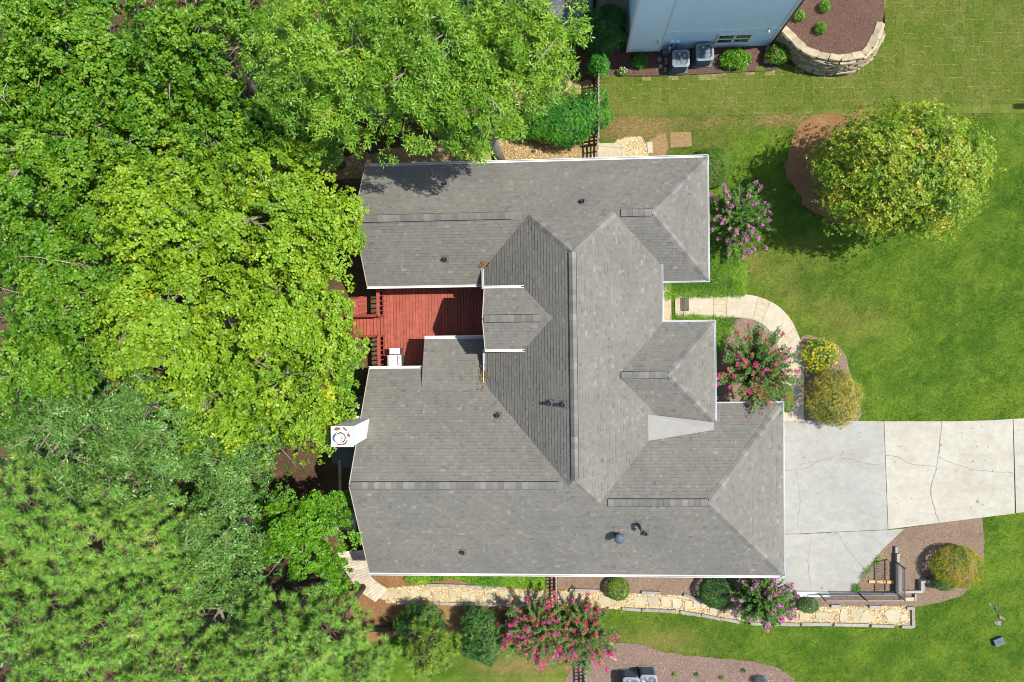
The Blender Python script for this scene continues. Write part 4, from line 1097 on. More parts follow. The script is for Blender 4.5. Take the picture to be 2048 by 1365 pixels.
def shrub(px, py, rx, ry, zt, kind, label, nsp, name='shrub', cat='shrub', group=None, k=5, ln=.055, wd=.03, shape='oval', rough=.10, zc=None,
          seed=0, tight=.12, droop=.1, tvar=.2, parts=(), trunk=True, z0=0, flowers=None, upb=.7, flat_name='foliage'):
    """dense mound: parts = extra (dx,dy,scale) lobes in pixels"""
    r = np.random.default_rng(300+seed+int(px*5+py))
    zc = zt*.5 if zc is None else zc
    c = P(px, py, zc+z0); sc = F/(HC-zc-z0)
    t = thing(name, label, cat, (c[0], c[1], z0), group); org = ORG[t.name]
    lob = [(0, 0, 1.0)]+list(parts); ws = np.array([q[2]**2 for q in lob]); ws /= ws.sum()
    ch = r.choice(len(lob), nsp, p=ws)
    q = np.array(lob)[ch]
    d = dirs_up(r, nsp, -.45)
    bumpy = 1+rough*2.2*(fbm(d[:, 0]*2.6+ch*3+9, d[:, 1]*2.6+d[:, 2]*1.7+9, seed+5, 3)-.5)
    rad = (1-tight*r.random(nsp)**1.0)*bumpy
    cen = np.array([c[0], c[1], zc+z0])+np.stack([q[:, 0]/sc, -q[:, 1]/sc, 0*q[:, 0]], 1)+d*rad[:, None]*np.array([rx/sc, ry/sc, max(zt-zc, .1)])*q[:, 2:3]
    cen[:, 2] = np.maximum(cen[:, 2], z0+.03)
    cl = fbm(cen[:, 0]*2.2, cen[:, 1]*2.2, seed+13, 3)
    v, tr, ti = sprays(r, cen, d, k, ln, wd, shape, droop, np.clip(.48+(cl-.5)*1.3, .05, .95), tvar, 1.0, upb)
    link(flat_name, mesh_np(flat_name, v-org, tr, L[kind], tint=ti), t)
    if trunk:
        mb = MB()
        for i in range(7):
            e = np.array([c[0], c[1], zc+z0])+dirs_up(r, 1, 0)[0]*np.array([rx/sc, ry/sc, zt-zc])*.8
            limb(mb, (c[0]+r.normal(0,.05), c[1]+r.normal(0,.05), z0-.02), e, .022, .008, r, .1, 5)
        mb.build('stems', M['bark'], t)
    if flowers:
        fk, nf, fl = flowers
        s = r.choice(nsp, nf)
        v, tr, ti = sprays(r, cen[s]+d[s]*.03+np.array([0,0,.03]), d[s], 6, fl, fl*.6, 'petal', 0, .5, .3, 1.0, 1.2)
        link('flowers', mesh_np('flowers', v-org, tr, L[fk], tint=ti), t)
    return t

def myrtle(px, py, rpx, zt, label, nb, kinds, frac, seed=0, lkind='myrtle', group='crape myrtles in bloom', rim=.45, ry=None, drop=.52, bs=(.09,.17)):
    """multi-stemmed shrub: arching branches strung with leaf pairs, flower panicles at the tips"""
    r = np.random.default_rng(1200+seed)
    zc = zt*.62; c = P(px, py, zc); sc = F/(HC-zc); R = rpx/sc; RY = (ry or rpx)/sc
    t = thing('crape_myrtle', label, 'flowering shrub', (c[0], c[1], 0), group); org = ORG[t.name]
    mb = MB(); LP, LD, LN_, LT = [], [], [], []; FP, FD = {k: [] for k in kinds}, {k: [] for k in kinds}
    stems = [np.array([c[0]+r.normal(0,.12), c[1]+r.normal(0,.12), 0]) for _ in range(6)]
    for i in range(nb):
        az = i*2.399+r.normal(0, .25); q = math.sqrt((i+.5)/nb)
        rr_ = q*r.uniform(.82, 1.12); 
        tip = np.array([c[0]+math.cos(az)*R*rr_, c[1]+math.sin(az)*RY*rr_, zt*(1-drop*q**2.2)*r.uniform(.88, 1.05)])
        s = stems[i % 6]; mid = s+(tip-s)*.45+np.array([0, 0, zt*.20*(.4+q)])-np.array([math.cos(az), math.sin(az), 0])*R*rr_*.16
        pts = [(1-u)**2*s+2*u*(1-u)*mid+u*u*tip for u in np.linspace(0, 1, 12)]
        mb.tube([tuple(p) for p in pts], list(np.linspace(.022, .006, 12)), 4, False)
        bt = np.clip(r.normal(.5, .15), 0, 1)
        old = r.random() < .16
        # side shoots
        shoots = [(pts, .38)]
        for j in range(5):
            u = r.uniform(.35, .92); a = pts[int(u*11)]; dr = norm(pts[int(u*11)]-pts[max(0, int(u*11)-2)])
            e = a+norm(dr+r.normal(0, .55, 3)+np.array([0,0,.25]))*r.uniform(.22, .42)*R*.42
            sp = [a+(e-a)*w for w in np.linspace(0, 1, 7)]; shoots.append((sp, .1))
            mb.tube([tuple(a), tuple(e)], [.008, .004], 3, False)
        for sp, st in shoots:
            sp = np.array(sp); ln_ = np.linalg.norm(sp[-1]-sp[0]); nlf = int(ln_*(1-st)/.025)
            for u in np.linspace(st, 1, max(nlf, 3)):
                f = u*(len(sp)-1); i0 = min(int(f), len(sp)-2); p = sp[i0]*(1-(f-i0))+sp[i0+1]*(f-i0)
                dr = norm(sp[i0+1]-sp[i0])
                side = norm(np.cross(dr, np.array([0,0,1.0])+r.normal(0,.35,3)))
                for sgn in (-1, 1):
                    LP.append(p+r.normal(0, .034, 3)); LD.append(side*sgn+dr*.55+r.normal(0, .2, 3)); LN_.append(np.array([0,0,1.4])+r.normal(0,.4,3))
                    LT.append(1.0 if (old and u > .8) else bt+r.normal(0, .16))
        fr = frac*(1.0 if q > rim else .45)
        for sp, _ in shoots:
            if r.random() < fr:
                kk = kinds[0] if r.random() < .76 else kinds[-1]
                FP[kk].append(sp[-1]); FD[kk].append(norm(sp[-1]-sp[-2])+np.array([0,0,.35]))
    n = len(LP)
    v, tr, ti = leaf_mesh(np.array(LP), np.array(LD), np.array(LN_), .075*r.uniform(.7, 1.25, n), .044, 'oval', .2, np.clip(np.array(LT), 0, 1))
    link('foliage', mesh_np('foliage', v-org, tr, L[lkind], tint=ti), t)
    mb.build('stems', M['twig'], t)
    for kk in kinds:
        if not FP[kk]: continue
        fp, fd = np.array(FP[kk]), norm(np.array(FD[kk])); k = 36
        u = r.uniform(-.2, 1, (len(fp), k, 1)); size = r.uniform(bs[0], bs[1], (len(fp), 1, 1))
        pos = fp[:, None]+fd[:, None]*u*size+r.normal(0, 1, (len(fp), k, 3))*size*.42*(1.15-np.clip(u, 0, 1))
        m_ = len(fp)*k
        tn = np.clip(r.normal(.5, .2, (len(fp), 1))+r.normal(0, .18, (len(fp), k)), 0, 1)
        v, tr, ti = leaf_mesh(pos.reshape(-1,3), r.normal(0,1,(m_,3)), r.normal(0,.6,(m_,3))+np.array([0,0,1]), .048, .040, 'petal', .3, tn.ravel())
        link('blossoms', mesh_np('blossoms', v-org, tr, L[kk], tint=ti), t)
    return t

# ------------------------------------------------------------------ the wood
TR = [
 # px, py, r, zb, zt, kind, label
 (118, 90, 150, 5.5, 10.5, 'maple', 'broad green maple filling the upper left corner of the wood', 3400),
 (60, 330, 150, 5.5, 11, 'maple', 'green maple with dark gaps at the left edge below the corner maple', 3400),
 (235, 235, 140, 5, 9.5, 'maple', 'green maple with bare grey twigs between the corner maple and yellow trees', 3000),
 (395, 90, 160, 5, 9.5, 'maple', 'fresh green maple at the top edge beside the olive oaks', 3300),
 (110, 560, 150, 5.5, 10.5, 'maple', 'green maple at the left edge beside the yellow green trees', 3200),
 (60, 760, 120, 5, 9.5, 'maple', 'green maple above the blue green laurels at the left edge', 2300),
 (15, 190, 90, 5, 9.5, 'maple', 'green maple cut by the left edge under the corner maple', 1500),
 (20, 470, 90, 5, 9.5, 'maple', 'green maple cut by the left edge beside the dark gaps', 1500),
 (455, 300, 120, 4.5, 8.3, 'maple', 'dark leafed small maple in the hollow between yellow tree and oaks', 2000),
]
for i, (px, py, r_, zb, zt, kd, lb, n) in enumerate(TR):
    tree(px, py, r_*1.16, zb, zt, kd, lb, int(n*1.85), 6, .120, .105, 'kite', i, 'maple_tree', lobes=11, bare=3, clump=.41, gap=-.06)
YT = [
 (330, 430, 165, 6, 10.8, 'tall yellow green sweetgum behind the others, nearest the green maples', 4300),
 (540, 430, 170, 5.5, 10.3, 'yellow green sweetgum nearest the upper corner of the roof', 4500),
 (300, 640, 170, 6, 11, 'yellow green sweetgum with golden tips in the middle of the wood', 4300),
 (555, 660, 180, 5.5, 10.4, 'yellow green sweetgum reaching over the red deck stairs', 4700),
 (440, 800, 130, 5, 9, 'golden tipped sweetgum bordering the blue green laurels', 2600),
 (607, 818, 98, 4.2, 7.6, 'small yellow green sweetgum beside the white chimney', 1600),
]
for i, (px, py, r_, zb, zt, lb, n) in enumerate(YT):
    tree(px, py, r_*1.08, zb, zt, 'yellow', lb, int(n*1.9), 6, .112, .098, 'kite', 20+i, 'sweetgum_tree', lobes=12, bare=3, clump=.43, gap=-.08)
OK_ = [
 (640, 100, 170, 7, 12.6, 'olive green oak at the top edge left of the largest oak', 4600),
 (850, 108, 176, 7, 12.8, 'largest olive green oak casting its shadow on the roof corner', 5200),
 (1050, 78, 128, 6.5, 12, 'olive green oak overhanging the hedge beside the neighbour', 3600),
 (600, 270, 80, 4, 7.2, 'dark low oak in the shade beneath the largest oak', 1500),
 (955, 218, 90, 7, 11.6, 'slender oak leaning over the yellow gravel yard', 2100),
]
for i, (px, py, r_, zb, zt, lb, n) in enumerate(OK_):
    tree(px, py, r_*1.08, zb, zt, 'oak', lb, int(n*1.55), 7, .15, .046, 'oval', 40+i, 'oak_tree', lobes=12, bare=4, clump=.42, gap=-.05, droop=.1, upb=.9)
LT_ = [
 (110, 870, 140, 5, 9.6, 'glossy blue green laurel tree at the left edge of the wood', 4200),
 (300, 870, 150, 5, 9.4, 'glossy blue green laurel tree under the golden sweetgum', 4700),
 (455, 930, 120, 4.6, 8.6, 'glossy blue green laurel tree nearest the chimney', 3200),
 (230, 980, 110, 4.6, 8.4, 'glossy blue green laurel tree just above the pines', 2700),
 (415, 1090, 120, 4.4, 8.2, 'glossy blue green laurel tree wedged between pines and bright tree', 3200),
 (430, 1230, 75, 3.6, 6.4, 'dark laurel tree in the gap between the two pine groups', 1300),
]
for i, (px, py, r_, zb, zt, lb, n) in enumerate(LT_):
    tree(px, py, r_*1.12, zb, zt, 'laurel', lb, int(n*1.3), 7, .13, .052, 'oval', 60+i, 'laurel_tree', lobes=11, clump=.42, droop=.3, gap=-.1, upb=.55, bare=1)
tree(607, 1065, 103, 3.6, 7.4, 'bright', 'bright green tree leaning over the pale boardwalk steps', 6000, 6, .10, .085, 'kite', 80, 'hornbeam_tree', lobes=10, bare=3, trunkpx=(645,1050))
tree(660, 1165, 50, 2.6, 5.2, 'bright', 'small bright green tree touching the lower house corner', 1200, 6, .10, .08, 'kite', 81, 'hornbeam_tree', lobes=7, trunkpx=(672,1152))
PN = [
 (40, 1000, 100, 6, 10, 'pine at the left edge just under the laurels', 330),
 (170, 1090, 115, 6, 10.2, 'large pine with pale bare branch tips in the lower left wood', 420),
 (295, 1075, 80, 5.5, 9.2, 'slim pine beside the laurel trees', 260),
 (60, 1220, 110, 6, 10.5, 'pine at the left edge of the lowest group', 380),
 (225, 1250, 110, 6, 10.2, 'pine with dense round tufts in the bottom middle of the group', 400),
 (320, 1200, 80, 5.5, 9.2, 'pine next to the dark laurel gap', 260),
 (130, 1345, 100, 6, 10.4, 'pine cut by the bottom edge near the corner', 330),
 (330, 1345, 90, 5.5, 9.6, 'pine at the bottom edge nearest the bright tree', 300),
 (545, 1265, 90, 4.6, 8, 'softer pine at the bottom edge under the bright tree', 300),
 (655, 1265, 80, 4, 7.2, 'softer pine standing next to the brown straw patch', 260),
 (590, 1350, 85, 4.4, 7.8, 'softer pine cut by the bottom edge', 280),
 (450, 1340, 85, 5, 8.8, 'pine at the bottom edge below the dark laurel gap', 280),
 (20, 1130, 80, 5.5, 9.6, 'pine cut by the left edge between two larger pines', 260),
 (730, 1340, 60, 3.4, 6, 'small softer pine beside the sunny bottom lawn', 180),
]
for i, (px, py, r_, zb, zt, lb, n) in enumerate(PN):
    pine(px, py, r_*1.07, zb, zt, lb, int(n*1.5), 'pine', i, need=92, nl=.265)
pine(855, 1300, 58, 1.6, 4.2, 'young yellow green pine with spiky tufts in front of the holly', 300, 'pine_light', 50, None, .26, need=70)

# ------------------------------------------------------------------ front garden trees and shrubs
lt_ = shrub(1794, 344, 150, 134, 6.6, 'street', 'round yellow green lawn tree standing alone on the front lawn', 14000, 'lawn_tree', 'tree', None, 6, .105, .068, rough=.42, tight=.45, zc=3.8, trunk=False, parts=((62,-28,.62),(-58,-20,.62),(20,-52,.6),(72,34,.56),(-40,44,.62),(24,50,.6),(108,-6,.5),(-8,4,.85)), flat_name='crown')
mb = MB(); o_ = ORG[lt_.name]; r = np.random.default_rng(4)
mb.tube([(o_[0]-.1,o_[1]+.1,-.1),(o_[0],o_[1],.9),(o_[0],o_[1]+.05,2.2),(o_[0]+.1,o_[1],4.6)], [.2,.16,.13,.05], 9)
for k in range(14):
    a_ = k*2.4; limb(mb, (o_[0], o_[1], 1.2+.15*k), (o_[0]+2.3*math.cos(a_)*r.uniform(.6,1), o_[1]+2.0*math.sin(a_)*r.uniform(.6,1), 3.4+1.6*r.random()), .07, .012, r)
mb.build('trunk', M['bark'], lt_, True)
shrub(1120, 238, 80, 50, 1.9, 'hedge', 'big glossy green hedge against the wooden fence beside the gravel', 5200, 'hedge', 'hedge', None, 6, .075, .036, rough=.16, tight=.3, parts=((45,-2,.75),(-48,4,.7),(66,-38,.42),(10,22,.7)))
shrub(1424, 336, 40, 40, 1.0, 'roundb', 'clipped round dark green bush at the upper front house corner', 2600, 'round_bush', 'bush', None, 5, .045, .026, rough=.03, tight=.08)
myrtle(1484, 436, 70, 2.6, 'mauve pink crape myrtle against the upper front wall', 110, ('mauve','mauve'), .26, 1, 'myrtle_green', ry=76, bs=(.05,.11))
myrtle(1508, 744, 82, 3.8, 'crimson crape myrtle inside the curve of the front walkway', 135, ('pink','rose'), .24, 2, 'myrtle', ry=100, rim=.72, drop=.20, bs=(.08,.16))
myrtle(1530, 1202, 70, 2.6, 'mauve pink crape myrtle at the lower garage corner', 120, ('mauve','mauve'), .30, 3, 'myrtle_green', rim=.62, ry=62, bs=(.06,.12))
myrtle(1075, 1268, 84, 3.0, 'hot pink crape myrtle beside the dark holly', 115, ('pink','rose'), .34, 4, 'myrtle', ry=82)
myrtle(1172, 1272, 72, 2.7, 'hot pink crape myrtle beside the pair of bottom condensers', 90, ('pink','rose'), .34, 5, 'myrtle', ry=84)
shrub(1640, 706, 38, 29, .8, 'bright', 'yellow flowering bush in the bed beside the walkway', 800, 'flower_bush', 'flowering bush', None, 6, .06, .032, rough=.18, tight=.35, parts=((-6,26,.55),), flowers=('flowergold', 300, .040))
shrub(1667, 796, 55, 58, 1.9, 'olive', 'olive brown rounded shrub between walkway and driveway edge', 5200, 'olive_shrub', 'shrub', None, 6, .05, .026, rough=.28, tight=.35, parts=((26,-4,.6),(8,22,.65),(-24,14,.55),(4,-26,.6)))
shrub(1573, 797, 13, 28, .7, 'box', 'slim clipped green boxwood at the garage front corner', 900, 'boxwood', 'bush', None, 5, .04, .024, rough=.03, tight=.08)
shrub(1236, 1178, 23, 23, .85, 'box', 'round clipped lime green boxwood beside the gravel path', 1300, 'boxwood', 'bush', None, 5, .04, .024, rough=.03, tight=.08)
shrub(1436, 1184, 36, 34, 1.1, 'dark', 'very dark green bush under the lower eave next to the garage myrtle', 2000, 'dark_bush', 'bush', None, 5, .05, .028, rough=.05, tight=.12)
shrub(1615, 1210, 22, 15, .8, 'holly', 'small dark bush half hidden behind the garage corner myrtle', 700, 'dark_bush', 'bush', None, 5, .045, .025, rough=.06)
shrub(1914, 1134, 50, 42, 1.2, 'gold', 'golden green mounded shrub in the bed beside the driveway', 3600, 'gold_shrub', 'shrub', None, 5, .045, .028, rough=.08, tight=.15)
shrub(1886, 1163, 22, 18, .9, 'holly', 'small grey green bush tucked against the golden shrub', 700, 'small_bush', 'bush', None, 5, .05, .028, rough=.1)
shrub(843, 1243, 54, 36, 2.2, 'holly', 'glossy dark holly beside the straw behind the young pine', 2600, 'holly_bush', 'holly', None, 6, .07, .036, rough=.3, tight=.4, parts=((20,16,.6),(-26,4,.55),(8,-12,.6)))
shrub(962, 1272, 46, 56, 2.2, 'holly', 'glossy dark holly left of the hot pink myrtles', 3400, 'holly_bush', 'holly', None, 6, .07, .036, rough=.3, tight=.4, parts=((-10,-30,.6),(14,24,.6),(-16,20,.55)))
shrub(695, 765, 24, 34, 1.6, 'hedge', 'half shaded bush beside the house below the red deck', 1200, 'shade_bush', 'bush', None, 6, .06, .032, rough=.12, tight=.25)
# neighbour's planting
shrub(1470, 118, 31, 18, .6, 'bright', 'yellow green leafy plant in the neighbour bed under the window', 420, 'leafy_plant', 'plant', None, 6, .12, .045, rough=.2, tight=.5)
shrub(1556, 108, 23, 20, .9, 'hedge', 'small bush with orange blooms at the end of the neighbour wall', 750, 'flower_bush', 'flowering bush', None, 6, .06, .032, rough=.15, tight=.35, flowers=('orange', 60, .05))
shrub(1279, 121, 16, 14, .6, 'hedge', 'small fern green plant beside the stacked pavers', 320, 'leafy_plant', 'plant', None, 6, .08, .035, rough=.2, tight=.5)
shrub(1245, 143, 9, 7, .4, 'lilyturf', 'tiny white flowered plant at the corner of the neighbour bed', 120, 'leafy_plant', 'plant', None, 5, .05, .03, rough=.2, trunk=False, flowers=('white', 16, .03))
shrub(1210, 62, 44, 36, 3.2, 'dark', 'dark creeper mass climbing in the corner of the neighbour house', 3600, 'creeper', 'climbing plant', None, 6, .075, .038, rough=.2, tight=.4, parts=((10,-22,.7),(-6,22,.7)))
shrub(1197, 132, 22, 22, 2.0, 'hedge', 'leafy shrub on top of the grey fence post', 700, 'fence_shrub', 'shrub', None, 6, .075, .036, rough=.2, tight=.4)
for px, py, lb in ((1650, 13, 'small green shrub nearest the frame top in the walled bed'), (1599, 31, 'small green shrub nearest the neighbour wall in the walled bed'), (1642, 56, 'small green shrub in front nearest the cap stones of the walled bed')):
    shrub(px, py, 10, 11, .45, 'bright', lb, 150, 'young_shrub', 'shrub', 'young shrubs in the walled bed', 6, .065, .035, rough=.25, tight=.5, z0=1.4)
# bottom bed
for px, py, kd, lb in ((1349, 1350, 'lilyturf', 'pale weed alone in the mulch beside the condensers'), (1488, 1342, 'lilyturf', 'yellow green weed sprouting near the mulch bed edge'), (1444, 1356, 'box', 'green seedling in the shaded mulch'), (1394, 1350, 'box', 'thin weed in the middle of the bottom mulch bed')):
    shrub(px, py, 5, 4, .2, kd, lb, 26, 'weed', 'weed', None, 4, .07, .02, rough=.3, tight=.8, trunk=False)
shrub(1524, 1364, 13, 9, .6, 'blue', 'pale blue spiky plant at the bottom edge', 190, 'spiky_plant', 'plant', None, 8, .11, .014, rough=.2, tight=.6)

# ground cover beds
def cover(name, poly, n, kind, ln=.20, wd=.022, z=.05, k=7, seed=0, avoid=None, hh=.12):
    r = np.random.default_rng(2000+seed); p = np.array(poly)[:, :2]; lo, hi = p.min(0), p.max(0)
    x = r.uniform(lo[0], hi[0], n*3); y = r.uniform(lo[1], hi[1], n*3); ok = inpoly(x, y, poly)
    if avoid is not None: ok &= ~inpoly(x, y, avoid)
    x, y = x[ok][:n], y[ok][:n]; m_ = len(x)
    cl = fbm(x*1.8, y*1.8, 21+seed, 3)
    cen = np.stack([x, y, z+hh*cl], 1)
    v, tr, ti = sprays(r, cen, np.zeros((m_, 3)), k, ln, wd, 'oval', .15, np.clip(.45+(cl-.5)*1.4, .05, .95), .2, 1.0, 1.6)
    return tag(link(name, mesh_np(name, v, tr, L[kind], tint=ti)), kind='stuff')
cover('ground_cover', [tuple(p[:2]) for p in PL([(1330,470),(1420,468),(1487,503),(1485,588),(1352,590),(1330,600)])], 3200, 'lilyturf', .2, .024, seed=1)
cover('ground_cover', [tuple(p[:2]) for p in PL([(1340,634),(1440,636),(1468,640),(1445,690),(1428,720),(1425,800),(1340,800)])], 1800, 'lilyturf', .2, .024, seed=2)
cover('ground_cover', [tuple(p[:2]) for p in PL([(815,1135),(1090,1135),(1088,1176),(1030,1170),(965,1171),(940,1163),(905,1152),(875,1160),(835,1165),(812,1158)])], 2600, 'lilyturf', .12, .05, seed=3, k=6)
cover('ground_cover', [tuple(p[:2]) for p in PL([(940,255),(1010,240),(1008,275),(950,285)])], 500, 'lilyturf', .12, .04, seed=4, k=6)
cover('weeds', [tuple(p[:2]) for p in PL([(1728,1140),(1760,1108),(1762,1118),(1740,1140),(1716,1160)])], 110, 'lilyturf', .08, .02, seed=5, k=5)
cover('weeds', [tuple(p[:2]) for p in PL([(1704,1168),(1718,1170),(1716,1184),(1702,1184)])], 60, 'hedge', .08, .02, seed=6, k=5)
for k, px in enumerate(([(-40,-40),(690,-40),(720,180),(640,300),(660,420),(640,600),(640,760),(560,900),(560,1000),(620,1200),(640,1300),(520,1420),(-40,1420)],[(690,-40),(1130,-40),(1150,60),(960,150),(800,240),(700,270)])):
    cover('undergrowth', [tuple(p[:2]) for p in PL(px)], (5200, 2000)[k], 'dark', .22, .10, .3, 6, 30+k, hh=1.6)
# white flecks of blossom in the ground cover
r = np.random.default_rng(5)
for px, py in ((1345,590),(1352,589),(1385,582),(1398,580),(1440,583),(1365,640),(1390,641),(1412,640)):
    pass
# dead leaves on the roof
def litter_mesh(name, pts, ln=.07):
    n = len(pts); r = np.random.default_rng(n)
    v, tr, ti = leaf_mesh(pts, r.normal(0, 1, (n, 3))*[1,1,.25], r.normal(0, .3, (n, 3))+[0,0,1], ln*r.uniform(.6, 1.3, n), ln*.6, 'oval', .3, r.random(n))
    return tag(link(name, mesh_np(name, v, tr, L['litter'], tint=ti)), kind='stuff')
litter_mesh('leaf_litter', leafheap('h', 967, 752, LX, .09, .17, 260, ''))
litter_mesh('leaf_litter', leafheap('h', 969, 530, TS, .12, .06, 120, ''))
litter_mesh('leaf_litter', leafheap('h', 962, 777, LN, .06, .03, 26, ''))
pts = []
for px, py in ((872,697),(922,760),(930,764),(941,751),(947,759),(986,812),(960,776),(1026,865),(700,835),(864,705)):
    p = onroof(px, py, LX if py < 770 else LN); pts.append(p+[0,0,.04])
litter_mesh('leaf_litter', np.array(pts), .06)
r = np.random.default_rng(77); pts = []
for k in range(60):
    q_ = P(r.uniform(1570, 2040), r.uniform(848, 1020)); pts.append(q_+[0, 0, .05])
for k in range(70):
    q_ = P(r.uniform(1480, 2040), r.uniform(240, 830)); pts.append(q_+[0, 0, .08])
for k in range(40):
    q_ = P(r.uniform(1250, 2040), r.uniform(1255, 1350)); pts.append(q_+[0, 0, .08])
for k in range(26):
    q_ = P(r.uniform(770, 960), r.uniform(585, 665), .55); pts.append(q_+[0, 0, .02])
litter_mesh('leaf_litter', np.array(pts), .055)
pts = []
for k in range(90):
    fn, (xa_, xb_), (ya_, yb_) = ((N_, (720, 1000), (345, 425)), (TS, (730, 960), (445, 560)), (LN, (740, 960), (790, 950)), (SP, (760, 1400), (1000, 1140)))[k % 4]
    pts.append(onroof(r.uniform(xa_, xb_), r.uniform(ya_, yb_), fn)+[0, 0, .035])
litter_mesh('leaf_litter', np.array(pts), .05)

# ------------------------------------------------------------------ red deck
DZ = .55
deck = thing('deck', 'red stained timber deck with stairs in the notch of the house', 'deck', P(865,655,DZ))
x0 = P(768,650,DZ)[0]; x1 = -2.96; ya, yb = P(800,742,DZ)[1]-.35, 2.09
nbd = 36; bwid = (x1-x0)/nbd
for i in range(nbd):
    xx = x0+bwid*(i+.5)
    if xx < -6.0+.0: pass
    boxpiece('deck_board', M['deck'], deck, (xx, (ya+yb)/2, DZ-.02+random.uniform(-.002,.002)), (bwid-.012, yb-ya, .04))
MB().box(x0-.01,ya,DZ-.28,x0+.03,yb,DZ-.045).build('rim_joist', M['deck_rail'], deck)
MB().box(x0,ya,DZ-.30,x1,ya+.04,DZ-.045).build('rim_joist', M['deck_rail'], deck)
for xx, yy in ((x0+.05, ya+.1),(x0+.05, .3),(x0+.05, 2.0)):
    boxpiece('deck_post', M['deck_rail'], deck, (xx, yy, DZ/2-.15), (.1,.1,DZ+.2))
ys0 = P(765,672,DZ)[1]; ys1 = P(765,632,DZ)[1]          # opening for the stairs
rx = x0+.03
def rail_run(y0, y1, nm):
    rl = MB().bar((rx-.06,y0,DZ+.95),(rx-.06,y1,DZ+.95),.14,.04).build('railing', M['deck_rail'], deck)
    MB().bar((rx-.02,y0,DZ+.12),(rx-.02,y1,DZ+.12),.04,.08).build('bottom_rail', M['deck_rail'], rl)
    MB().bar((rx-.02,y0,DZ+.88),(rx-.02,y1,DZ+.88),.04,.08).build('top_rail', M['deck_rail'], rl)
    for yy in (y0, y1): MB().box(rx-.07,yy-.045,DZ-.2,rx+.02,yy+.045,DZ+1.0).build('post', M['deck_rail'], rl)
    n = int(abs(y1-y0)/.21)
    for k in range(1, n):
        yy = y0+(y1-y0)*k/n
        boxpiece('baluster', M['deck_rail'], rl, (rx+.015, yy, DZ+.5), (.035,.05,.82))
rail_run(ys1, yb-.05, 'a'); rail_run(ya+.05, ys0, 'b')
st = empty('stairs', (x0, (ys0+ys1)/2, DZ)); st.parent = deck; st.location = tuple(np.array((x0,(ys0+ys1)/2,DZ))-ORG[deck.name]); ORG[st.name] = np.array((x0,(ys0+ys1)/2,DZ))
nst = 9
for i in range(nst):
    xa = x0-.02-.172*i; zt_ = DZ-.04-.055*i
    boxpiece('tread', M['deck'], st, (xa-.074, (ys0+ys1)/2, zt_), (.14, ys1-ys0-.06, .04))
for yy in (ys0, ys1):
    e = np.array([x0-.172*nst-.1, yy, .06])
    MB().bar((x0,yy,DZ-.12), e, .05, .2).build('stringer', M['deck_rail'], st)
    MB().bar((x0,yy,DZ+.86), e+[0,0,.80], .12, .05).build('handrail', M['deck_rail'], st)
    MB().box(e[0]-.05,yy-.045,-.05,e[0]+.05,yy+.045,.92).build('newel', M['deck_rail'], st)
MB().prism([tuple(p[:2]) for p in PL([(683,603),(734,594),(735,625),(700,634)])], .0, .10).top('planter_frame', M['deck_rail'], 'low red timber platform half under the leaves by the deck stairs', 'platform', P(709,613))
ORG['planter_frame'] = P(709,613)
pf = bpy.data.objects['planter_frame']
for k in range(4):
    a = P(722+1.2*k, 597+8*k); MB().bar((a[0]-.12,a[1],.14),(a[0]+.18,a[1]+.05,.2),.09,.05).build('slat', M['deck'], pf)

# grill and its side table
g = thing('gas_grill', 'closed steel gas grill on the red deck against the rail', 'grill', P(788,722,DZ)); 
c = P(788,722,DZ+1.0)[:2]
MB().box(c[0]-.29,c[1]-.22,DZ+.05,c[0]+.25,c[1]+.24,DZ+.85).build('cabinet', M['grill_dark'], g)
hd = MB(); prof = [(-.3,.85),(-.3,1.0),(-.22,1.08),(-.02,1.12),(.12,1.08),(.13,.85)]
for yy in (c[1]-.25, c[1]+.25):
    for px_, zz in prof: hd.v.append((c[0]+px_, yy, DZ+zz))
n = len(prof); hd.f = [(i,(i+1)%n,n+(i+1)%n,n+i) for i in range(n)]+[tuple(reversed(range(n))),tuple(range(n,2*n))]
lid = hd.build('lid', M['grill'], g)
MB().lathe((c[0]-.03,c[1],DZ+1.1),[(.02,0),(.02,.03)],8).build('gauge', M['black'], lid)
cp_ = MB().box(c[0]+.15,c[1]-.25,DZ+.80,c[0]+.30,c[1]+.25,DZ+.9).build('control_panel', M['grill'], g)
for yy in (-.15,.15): MB().lathe((c[0]+.23,c[1]+yy,DZ+.9),[(.025,0),(.02,.03)],8).build('knob', M['black'], cp_)
MB().tube([(c[0]+.17,c[1]-.2,DZ+1.0),(c[0]+.17,c[1]+.2,DZ+1.0)],.015,6).build('lid_handle', M['grill_dark'], lid)
for dx in (-.26,.22):
    for dy in (-.2,.2): MB().box(c[0]+dx-.02,c[1]+dy-.02,DZ,c[0]+dx+.02,c[1]+dy+.02,DZ+.06).build('foot', M['black'], g)
c = P(789,703,DZ+.9)[:2]
g = thing('side_cabinet', 'small white topped cabinet standing beside the grill', 'cabinet', (*c, DZ))
MB().box(c[0]-.2,c[1]-.11,DZ,c[0]+.2,c[1]+.11,DZ+.82).build('body', M['grill_dark'], g)
MB().box(c[0]-.23,c[1]-.13,DZ+.82,c[0]+.23,c[1]+.13,DZ+.86).build('top', M['grill'], g)

